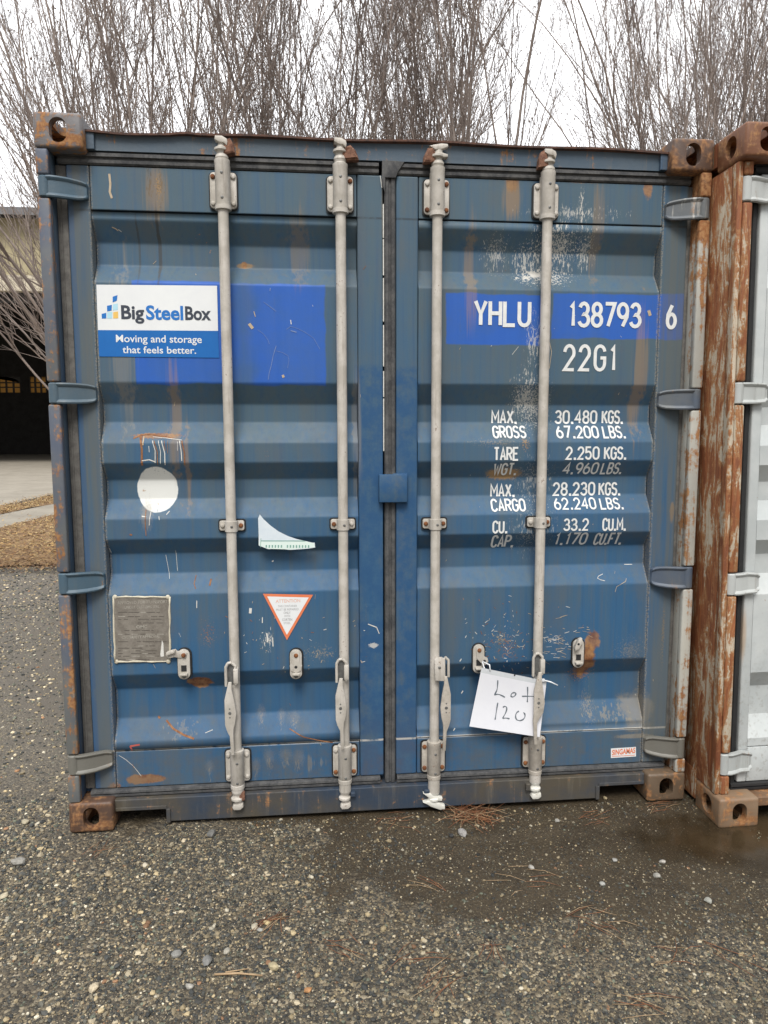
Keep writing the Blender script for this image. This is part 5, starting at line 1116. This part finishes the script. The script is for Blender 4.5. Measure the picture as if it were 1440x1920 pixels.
# stones one can point to
STONES = [((396, 1566), .026, (.125, .128, .13), 'blue-grey stone lying in front of the left door below the first lock rod'), ((867, 1562), .026, (.30, .30, .31), 'pale angular stone beside the heap of pine needles'), ((846, 1566), .014, (.03, .032, .035), 'small black stone touching the pale angular stone by the needles'),
          ((1045, 1537), .014, (.27, .27, .26), 'light grey stone below the fourth lock rod, near the sill'), ((1243, 1613), .014, (.36, .35, .34), 'pale grey stone at the edge of the puddle'), ((1232, 1641), .014, (.26, .26, .25), 'flat grey stone just in front of the puddle edge'),
          ((176, 1852), .020, (.42, .37, .28), 'cream rounded pebble near the lower left corner'), ((8, 1678), .018, (.44, .40, .31), 'cream stone cut by the left edge of the picture'), ((330, 1790), .018, (.205, .21, .21), 'flat blue-grey stone in the gravel left of the straight twig'), ((388, 1800), .022, (.16, .165, .17), 'dark veined stone above the straight twig'),
          ((425, 1782), .016, (.30, .29, .26), 'flat light stone above and right of the dark veined stone'), ((356, 1848), .014, (.33, .33, .32), 'white-grey chip just below the left end of the twig'), ((500, 1728), .013, (.40, .33, .19), 'yellowish pebble by the reddish needle tuft'), ((478, 1737), .015, (.36, .34, .28), 'pale oblong pebble left of the yellowish pebble'), ((488, 1742), .012, (.30, .31, .305), 'bluish white pebble under the yellowish pebble'),
          ((48, 1543), .020, (.38, .35, .27), 'cream pebble left of the rusty casting foot'), ((36, 1618), .030, (.25, .25, .24), 'broad pale grey stone at the left edge of the gravel'), ((203, 1640), .016, (.30, .25, .17), 'tan stone among the left gravel'), ((272, 1623), .014, (.46, .43, .36), 'bright cream pebble right of the tan stone'), ((578, 1852), .013, (.34, .18, .08), 'orange pebble right of the straight twig'), ((996, 1624), .015, (.32, .32, .315), 'white-grey stone on the mud below the pale angular stone'),
          ((1153, 1610), .012, (.31, .315, .32), 'small blue-white stone on the mud left of the puddle'), ((1328, 1686), .016, (.25, .26, .25), 'grey stone right of the puddle edge stone'), ((512, 1810), .020, (.34, .30, .20), 'yellow-grey stone below the reddish needle tuft'), ((1135, 1497), .013, (.33, .28, .18), 'tan pebble under the right forklift notch'), ((1130, 1656), .014, (.33, .34, .34), 'twin pale stones in front of the mud patch'),
          ((1130, 1497), .010, (.20, .19, .17), None)]
for (px, py), r, c_, lab in STONES:
    if lab is None: continue
    g0 = G(px, py); bm = bmesh.new(); bmesh.ops.create_icosphere(bm, subdivisions=2, radius=1.0)
    rr = random.Random(int(px*7+py)); dirs = [Vector((rr.gauss(0, 1), rr.gauss(0, 1), rr.gauss(0, 1))).normalized() for _ in range(15)]
    for v in bm.verts:
        p = v.co.copy(); k = 1.0
        for dd in dirs:
            t = p.dot(dd)
            if t > .64: k = min(k, .64/t+.02)
        v.co = Vector((p.x*r*1.05*k, p.y*r*.85*k, p.z*r*.62*k))
    a = rr.uniform(0, 3.1); bmesh.ops.rotate(bm, verts=bm.verts, matrix=Matrix.Rotation(a, 3, 'Z'))
    c_ = (c_[0]*1.25, c_[1]*1.2, c_[2]*1.1)
    m = mat_plain('stone_surface', tuple(q*.6 for q in c_), tuple(q*1.0 for q in c_), 60, .75, speck=tuple(q*.6 for q in c_))
    o = obj('stone', bm, [m]); o.location = (g0[0], g0[1], float(gh(g0[0], g0[1]))+r*.38); tag(o, lab, 'stone')

# pine needles and twigs
M['needle'] = mat_plain('dead_pine_needle', (0.13, 0.045, 0.02), (0.26, 0.11, 0.045), 30, .7, bump=0); M['needle2'] = mat_plain('faded_pine_needle', (0.30, 0.20, 0.11), (0.40, 0.28, 0.16), 30, .7, bump=0)
def needles(name, px, py, k, rad, lab, cat, ang=None, L_=(.07, .15), spread=3.2, lift=.012, grp=None):
    g0 = G(px, py); bm = bmesh.new(); z0 = float(gh(g0[0], g0[1]))
    for i in range(k):
        x, y = random.gauss(0, rad), random.gauss(0, rad*.6); a = (random.uniform(0, spread) if ang is None else ang+random.gauss(0, .42)); l = random.uniform(*L_)/2; b = random.uniform(-.012, .012)
        h = random.uniform(.002, lift); dz = random.uniform(-.5, .5)*lift
        x1, y1, x2, y2 = x-l*math.cos(a), y-l*math.sin(a), x+l*math.cos(a), y+l*math.sin(a)
        zz = lambda u, v: float(gh(g0[0]+u, g0[1]+v))-z0
        tube(bm, [(x1, y1, max(zz(x1, y1)+.0015, zz(x1, y1)+h-dz)), (x-b*math.sin(a), y+b*math.cos(a), zz(x, y)+h+.002), (x2, y2, max(zz(x2, y2)+.0015, zz(x2, y2)+h+dz))], [.0007, .0009, .0005], 5, 0 if random.random() < .75 else 1)
    o = obj(name, bm, [M['needle'], M['needle2']]); o.location = (g0[0], g0[1], z0); tag(o, lab, cat)
needles('pine_needle_heap', 890, 1530, 85, .055, 'tangled heap of orange-brown pine needles under the third lock rod', 'pine needles', L_=(.08, .17), lift=.03)
for a in ((818, 1838, 9, .03, 'steep bundle of orange pine needles low in the middle foreground', 1.15), (790, 1790, 8, .05, 'flat spread of dark red needles beside the steep bundle', .2), (798, 1655, 5, .02, 'thin red needle tuft on the gravel right of centre', -.6), (500, 1725, 14, .03, 'dark reddish needle tuft among pebbles left of centre', .9), (645, 1780, 7, .03, 'short needle bundle between the two centre bare patches', -.9),
          (1350, 1790, 6, .05, 'scattered faint needles at the right foreground', -.5), (1215, 1890, 8, .05, 'reddish needle bundle near the bottom edge right of centre', -.35), (1245, 1515, 9, .04, 'orange needles at the foot of the muddy right casting', .35), (975, 1650, 8, .05, 'flat needle spread on the mud below the white-grey stone', -.1), (1090, 1712, 7, .06, 'row of needles lying level on the right gravel', .12), (1130, 1740, 5, .02, 'small red needle pair on the right gravel', -.7),
          (750, 1540, 9, .05, 'needles against the sill left of the heap', .1), (1115, 1533, 8, .04, 'needles on the mud below the right forklift notch', .25), (195, 1592, 6, .02, 'reddish twig standing under the rusty casting foot', 1.4), (925, 1780, 5, .02, 'short upright needle pair in the right centre gravel', 1.0), (1260, 1785, 6, .04, 'pale needles lying on the far right gravel', -.3)):
    needles('pine_needles', a[0], a[1], a[2], a[3], a[4], 'pine needles', a[5], L_=(.05, .13))
g0, g1 = G(402, 1824), G(492, 1826); bm = bmesh.new(); tube(bm, [(0, 0, .004), ((g1[0]-g0[0])*.5, (g1[1]-g0[1])*.5+.003, .007), (g1[0]-g0[0], g1[1]-g0[1], .004)], [.0032, .0030, .0018], 7, 1); tube(bm, [(.03, .004, .005), ((g1[0]-g0[0])*.7, .010, .006)], [.0022, .0012], 6, 1)
o = obj('twig', bm, [M['needle'], M['needle2']]); o.location = (g0[0], g0[1], float(gh(g0[0], g0[1]))); tag(o, 'straight tan twig lying level on the gravel', 'twig')

# ---- leaf bed, concrete apron and path behind on the left
def sheet(name, pts, z, mat, kind='structure', label=None, cat=None):
    bm = bmesh.new(); bm.faces.new([bm.verts.new((a, b, z)) for a, b in pts]); f = bm.faces[:]; bm.normal_update()
    if f[0].normal.z < 0: f[0].normal_flip()
    bmesh.ops.triangulate(bm, faces=bm.faces); o = obj(name, bm, [mat]); return tag(o, label, cat, kind=kind)
M['concrete'] = mat_plain('pale_concrete', (0.22, 0.195, 0.155), (0.29, 0.26, 0.21), 1.2, .8, speck=None)
M['leafbed'] = mat_plain('tan_leaf_mould', (0.13, 0.075, 0.035), (0.30, 0.19, 0.09), 6, .9)
sheet('concrete_apron', [(-7.15, 9.5), (-6.85, 18), (-3.0, 36.0), (14, 36), (14, 62), (-60, 62), (-60, 8)], 0.006, M['concrete'])
sheet('concrete_path', [(-5.45, 8.2), (-5.15, 11.5), (-2.0, 26), (-3.2, 26), (-6.05, 13.0), (-6.5, 9.0)], 0.010, M['concrete'])
def wavy(a, b, k, amp):
    return [(a[0]+(b[0]-a[0])*i/k+random.uniform(-amp, amp), a[1]+(b[1]-a[1])*i/k+random.uniform(-amp, amp)) for i in range(k)]
sheet('leaf_bed', wavy((-7.0, 5.2), (-3.4, 5.75), 10, .12)+wavy((-3.4, 5.75), (9.5, 6.4), 14, .1)+[(10, 6.4), (10, 14), (-1.5, 24)]+wavy((-1.6, 24), (-5.2, 11.5), 8, .15)+wavy((-5.2, 11.5), (-5.45, 8.0), 5, .1)+wavy((-5.45, 8.0), (-7.0, 5.2), 5, .1), 0.014, M['leafbed'])
sheet('leaf_strip', wavy((-7.0, 9.2), (-6.75, 15.8), 10, .18)+[(-5.0, 24), (-4.2, 24)]+wavy((-4.9, 17.5), (-6.2, 12.5), 8, .15)+wavy((-6.2, 12.5), (-6.6, 9.0), 6, .12), 0.012, M['leafbed'])
# fallen leaves: one stuff object
k = 26000
x = np.concatenate([rng.uniform(-7.0, -2.2, 20000), rng.normal(-6.45, .28, 6000)]); y = np.concatenate([5.55+rng.power(.8, 20000)*6.5, rng.uniform(9.2, 16.5, 6000)]); y[:20000] -= rng.exponential(.16, 20000)
keep = ~((x > -6.5+.12*(y-9)) & (x < -5.45+.08*(y-8)) & (y > 8.3) & (rng.uniform(0, 1, k) > .03)); keep &= y > 5.2; x, y = x[keep], y[keep]; k = len(x)
L_ = rng.uniform(.012, .042, k); W_ = L_*rng.uniform(.4, .7, k); a = rng.uniform(0, 6.28, k); t1 = rng.uniform(-.7, .7, k); t2 = rng.uniform(-.5, .5, k)
q = np.array([(-1, 0), (0, -.6), (1, 0), (0, .6)], float)
lx_ = q[None, :, 0]*L_[:, None]; ly_ = q[None, :, 1]*W_[:, None]
v = np.stack([lx_*np.cos(a)[:, None]-ly_*np.sin(a)[:, None]+x[:, None], lx_*np.sin(a)[:, None]+ly_*np.cos(a)[:, None]+y[:, None], .024+rng.uniform(0, .03, k)[:, None]+lx_*t1[:, None]*.6+np.abs(ly_)*t2[:, None]], -1)
f = np.arange(4*k).reshape(-1, 4); me = fast_mesh('fallen_leaves', v.reshape(-1, 3), f)
a_ = me.attributes.new('tone', 'FLOAT_COLOR', 'FACE'); lp_ = np.array([(.42, .28, .11), (.33, .19, .07), (.20, .105, .045), (.50, .38, .18), (.13, .075, .038), (.38, .245, .09)])
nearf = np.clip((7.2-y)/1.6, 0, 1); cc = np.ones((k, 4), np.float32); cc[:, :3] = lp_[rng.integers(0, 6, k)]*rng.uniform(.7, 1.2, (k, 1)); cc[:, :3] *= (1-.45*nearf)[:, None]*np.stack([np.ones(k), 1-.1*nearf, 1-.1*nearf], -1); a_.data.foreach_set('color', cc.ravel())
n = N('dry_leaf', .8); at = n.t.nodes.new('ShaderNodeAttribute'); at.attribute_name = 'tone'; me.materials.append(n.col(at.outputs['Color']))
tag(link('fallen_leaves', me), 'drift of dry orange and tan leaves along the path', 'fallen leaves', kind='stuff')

# ================================================================== SHED on the far left
M['shed_wall'] = mat_plain('yellowed_shed_cladding', (0.36, 0.31, 0.19), (0.44, 0.385, 0.25), 1.0, .8); M['shed_band'] = mat_plain('cream_fascia', (0.55, 0.49, 0.37), (0.60, 0.54, 0.42), .8, .7)
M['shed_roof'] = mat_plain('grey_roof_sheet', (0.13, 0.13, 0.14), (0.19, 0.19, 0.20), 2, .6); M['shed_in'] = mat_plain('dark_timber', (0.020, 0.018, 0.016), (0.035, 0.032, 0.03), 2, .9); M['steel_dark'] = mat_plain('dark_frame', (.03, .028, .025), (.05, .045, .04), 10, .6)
FY, BY_ = 35.0, 58.0; X0, X1 = -46.0, 6.0
shed = empty('storage_shed', (-20, FY, 0), 'large shed with yellow upper wall, cream fascia and a dark open front', 'building')
def so_(name, bm, mats):
    for v in bm.verts: v.co -= Vector((-20, FY, 0))
    return obj(name, bm, mats, shed)
zt = lambda py: P(60, py, FY)[2]
bm = bmesh.new(); box(bm, X0, X1, FY, FY+.3, zt(517), zt(410))
for k in range(60): box(bm, X0+k*.866, X0+k*.866+.05, FY-.03, FY-.001, zt(517), zt(410))
so_('wall', bm, [M['shed_wall']])
bm = bmesh.new(); box(bm, X0, X1, FY-.12, FY+.3, zt(547), zt(517)-.003, .02); so_('fascia', bm, [M['shed_band']])
bm = bmesh.new(); prism(bm, [(FY-.8, zt(412)), (FY-.8, zt(398)), (FY+12, zt(398)+3), (BY_+1, zt(398)), (BY_+1, zt(412)), (FY+12, zt(398)+2.7)], X0-.5, X1+.5, axis='x'); so_('roof', bm, [M['shed_roof']])
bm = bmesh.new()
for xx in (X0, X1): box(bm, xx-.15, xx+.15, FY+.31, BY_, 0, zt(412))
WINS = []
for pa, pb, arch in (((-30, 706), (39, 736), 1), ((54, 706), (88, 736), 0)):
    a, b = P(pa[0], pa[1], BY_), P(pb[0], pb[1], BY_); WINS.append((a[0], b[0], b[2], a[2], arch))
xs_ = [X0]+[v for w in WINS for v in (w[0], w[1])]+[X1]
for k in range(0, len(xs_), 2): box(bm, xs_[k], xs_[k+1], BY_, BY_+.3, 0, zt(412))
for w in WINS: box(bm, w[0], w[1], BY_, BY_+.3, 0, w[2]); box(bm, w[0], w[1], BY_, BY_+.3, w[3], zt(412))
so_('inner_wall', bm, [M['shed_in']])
n = N('yellow_translucent_sheet', .6); n.set('Base Color', (.85, .55, .18)); tr_ = n.t.nodes.new('ShaderNodeBsdfTranslucent'); tr_.inputs[0].default_value = (.34, .235, .11, 1); ms = n.t.nodes.new('ShaderNodeMixShader'); ms.inputs[0].default_value = .9
n.lk(n.b.outputs[0], ms.inputs[1]); n.lk(tr_.outputs[0], ms.inputs[2]); n.lk(ms.outputs[0], n.t.nodes['Material Output'].inputs['Surface']); M['pane'] = n.m
for x0, x1, z0, z1, arch in WINS:
    bm = bmesh.new(); kx = 5 if arch else 3
    for k in range(kx+1): box(bm, x0+(x1-x0)*k/kx-.07, x0+(x1-x0)*k/kx+.07, BY_+.02, BY_+.10, z0, z1)
    for zz in (.33, .62): box(bm, x0, x1, BY_+.03, BY_+.09, z0+(z1-z0)*zz-.05, z0+(z1-z0)*zz+.05)
    if arch:
        m_ = (x0+x1)/2; pts = [(x1-.0, z1+.01), (x0, z1+.01), (x0, z0+.5*(z1-z0))]+[(m_-(x1-x0)/2*math.cos(math.pi*t/12), z0+.5*(z1-z0)+.5*(z1-z0)*math.sin(math.pi*t/12)) for t in range(1, 12)]+[(x1, z0+.5*(z1-z0))]
        f_ = bm.faces.new([bm.verts.new((a, BY_+.015, b)) for a, b in pts]); bmesh.ops.triangulate(bm, faces=[f_])
    w = so_('window', bm, [M['steel_dark']])
    bm = bmesh.new(); box(bm, x0, x1, BY_+.12, BY_+.14, z0, z1)
    for v in bm.verts: v.co -= Vector((-20, FY, 0))
    obj('pane', bm, [M['pane']], w)

# ================================================================== BARE TREES behind the containers
def tubes(pl, ra, sides):
    """pl (n,K,3) polylines, ra (n,K) radii -> verts, quads"""
    n_, K, _ = pl.shape
    t = np.gradient(pl, axis=1); t /= np.linalg.norm(t, axis=2, keepdims=True)+1e-9
    ref = np.where(np.abs(t[..., 2:3]) < .9, np.array([0, 0, 1.0]), np.array([1.0, 0, 0]))
    ref = np.broadcast_to(ref[:, :1], ref.shape); a = np.cross(t, ref); a /= np.linalg.norm(a, axis=2, keepdims=True)+1e-9; b = np.cross(t, a)
    ang = 2*np.pi*np.arange(sides)/sides
    v = pl[:, :, None]+ra[:, :, None, None]*(a[:, :, None]*np.cos(ang)[None, None, :, None]+b[:, :, None]*np.sin(ang)[None, None, :, None])
    idx = np.arange(n_*K*sides).reshape(n_, K, sides); nx_ = np.roll(idx, -1, 2)
    f = np.stack([idx[:, :-1], nx_[:, :-1], nx_[:, 1:], idx[:, 1:]], -1).reshape(-1, 4)
    return v.reshape(-1, 3), f
def grow(p0, d0, L_, K, r0, r1, g, up, wig):
    """polylines from p0 along d0, bending towards up"""
    n_ = len(p0); pl = np.zeros((n_, K, 3)); pl[:, 0] = p0; d = d0.copy(); st = (L_/(K-1))[:, None]; ts = []
    for k in range(1, K):
        d = d+np.array([0, 0, 1.0])*up/(K-1)+g.normal(0, wig, (n_, 3)); d /= np.linalg.norm(d, axis=1, keepdims=True); pl[:, k] = pl[:, k-1]+d*st
    tt = np.linspace(0, 1, K)[None]; return pl, r0[:, None]*(1-tt)+r1[:, None]*tt
def branch(par, rad, cnt, tmin, tmax, amin, amax, g):
    n_, K, _ = par.shape; pi = np.repeat(np.arange(n_), cnt); t = g.uniform(tmin, tmax, len(pi)); u = t*(K-1); i = np.minimum(u.astype(int), K-2); w = (u-i)[:, None]
    p = par[pi, i]*(1-w)+par[pi, i+1]*w; d = par[pi, i+1]-par[pi, i]; d /= np.linalg.norm(d, axis=1, keepdims=True)
    r = rad[pi, i]*(1-w[:, 0])+rad[pi, i+1]*w[:, 0]
    q = g.normal(0, 1, (len(pi), 3)); q -= (q*d).sum(1, keepdims=True)*d; q /= np.linalg.norm(q, axis=1, keepdims=True); a = g.uniform(amin, amax, len(pi))[:, None]
    return p, d*np.cos(a)+q*np.sin(a), r, t
def make_tree(seed, stems, lean, height, bias=(0, 0), dens=1.0, zsplit=.9):
    g = np.random.default_rng(seed)
    th = g.uniform(0, 2*np.pi, stems); ln = lean*np.sqrt(g.uniform(.02, 1, stems)); d = np.stack([np.sin(ln)*np.cos(th)+bias[0]*g.uniform(.2, 1, stems), np.sin(ln)*np.sin(th)+bias[1], np.cos(ln)], -1); d /= np.linalg.norm(d, axis=1, keepdims=True)
    p0 = np.stack([.22*np.cos(th), .22*np.sin(th), np.full(stems, zsplit*.75)], -1)
    Ls = height*g.uniform(.75, 1.05, stems)
    P1, r1 = grow(p0, d, Ls, 16, g.uniform(.016, .032, stems), np.full(stems, .0035), g, .12, .058)
    b, bd, br, bt = branch(P1, r1, int(13*dens), .16, .93, .25, .65, g); P2, r2 = grow(b, bd, (1-bt)*height*.27*g.uniform(.5, 1.2, len(b))+.5, 8, np.minimum(br*.62, .0115), np.full(len(b), .003), g, .55, .075)
    c, cd, cr_, ct = branch(P2, r2, int(6*dens), .12, .95, .3, .8, g); P3, r3 = grow(c, cd, g.uniform(.35, 1.15, len(c))*(1.15-ct*.6), 5, np.minimum(cr_*.7, .0058), np.full(len(c), .0024), g, .45, .11)
    e, ed, er, et = branch(P3, r3, int(3*dens), .2, .98, .35, .9, g); P4, r4 = grow(e, ed, g.uniform(.12, .42, len(e)), 3, np.minimum(er*.8, .0036), np.full(len(e), .0020), g, .3, .14)
    V, F, o = [], [], 0
    for pl, ra, sd in ((P1, r1, 6), (P2, r2, 4), (P3, r3, 3), (P4, r4, 3)):
        v, f = tubes(pl, ra, sd); V.append(v); F.append(f+o); o += len(v)
    # seed clusters at some twig tips
    tips = P4[g.uniform(0, 1, len(P4)) < .10, -1]; k = len(tips)
    if k:
        oc = np.array([(1, 0, 0), (-1, 0, 0), (0, 1, 0), (0, -1, 0), (0, 0, 1.3), (0, 0, -1.3)]); of = np.array([(0, 2, 4, 4), (2, 1, 4, 4), (1, 3, 4, 4), (3, 0, 4, 4), (2, 0, 5, 5), (1, 2, 5, 5), (3, 1, 5, 5), (0, 3, 5, 5)])
    me = fast_mesh('crown', np.concatenate(V), np.concatenate(F), True); me.materials.append(M['bark'])
    if k:
        vv_ = tips[:, None]+oc[None]*g.uniform(.008, .017, (k, 1, 1)); ff = (of[None][:, :, :3]+6*np.arange(k)[:, None, None]).reshape(-1, 3)
        ms_ = fast_mesh('seed', vv_.reshape(-1, 3), ff); bm = bmesh.new(); bm.from_mesh(me); bm.from_mesh(ms_); bm.to_mesh(me); bm.free(); bpy.data.meshes.remove(ms_)
    bm = bmesh.new(); lathe(bm, 0, 0, [(.34, -.05), (.27, .15), (.25, .5*zsplit), (.29, zsplit*.8), (.20, zsplit)], 14)
    mt = bpy.data.meshes.new('trunk'); bm.to_mesh(mt); bm.free(); mt.materials.append(M['bark']); return me, mt
n = N('grey_brown_bark', .85); n.bump(n.noise(40, 4, .6), .004, .5); M['bark'] = n.col(n.mix(n.ss(n.noise(1.3, 3, .6), .35, .65), (0.20, 0.160, 0.140), (0.34, 0.28, 0.245)))
VAR = [make_tree(3, 26, R(12.5), 11.5), make_tree(8, 30, R(12.5), 12.0, dens=1.0), make_tree(21, 22, R(13), 11.0), make_tree(34, 17, R(16), 8.5, bias=(-.58, 0), dens=.9)]
TREES = [(325, 8.2, 3, 0, 1.0, 'sprawling bare tree reaching low to the left in front of the shed'),
         (250, 11.5, 3, .1, 1.3, 'taller leaning bare tree at the far left, cut by the picture edge'),
         (325, 8.6, 0, 0.3, 1.0, 'bare many-stemmed tree rising above the first lock rod'),
         (560, 9.2, 1, 2.1, .98, 'bare many-stemmed tree above the second lock rod'),
         (765, 10.4, 2, 4.0, 1.0, 'thin bare tree rising above the third lock rod'),
         (885, 8.4, 1, 0.8, 1.0, 'dense dark bare tree left of the bright gap of sky'),
         (1275, 8.6, 0, 3.6, 1.0, 'dense bare tree right of the bright gap of sky'),
         (1345, 9.9, 0, 1.2, 1.0, 'bare tree above the right end of the blue container'),
         (1440, 9.4, 1, 5.0, 1.0, 'bare tree behind the white container at the right edge')]
for px, Y, v, rz, sc, lab in TREES:
    x = P(px, 500, Y)[0]; t = empty('bare_tree', (float(x), Y, 0.0), lab, 'tree', 'row of bare trees behind the containers', (0, 0, rz)); t.scale = (sc, sc, sc)
    link('crown', VAR[v][0], t); link('trunk', VAR[v][1], t)
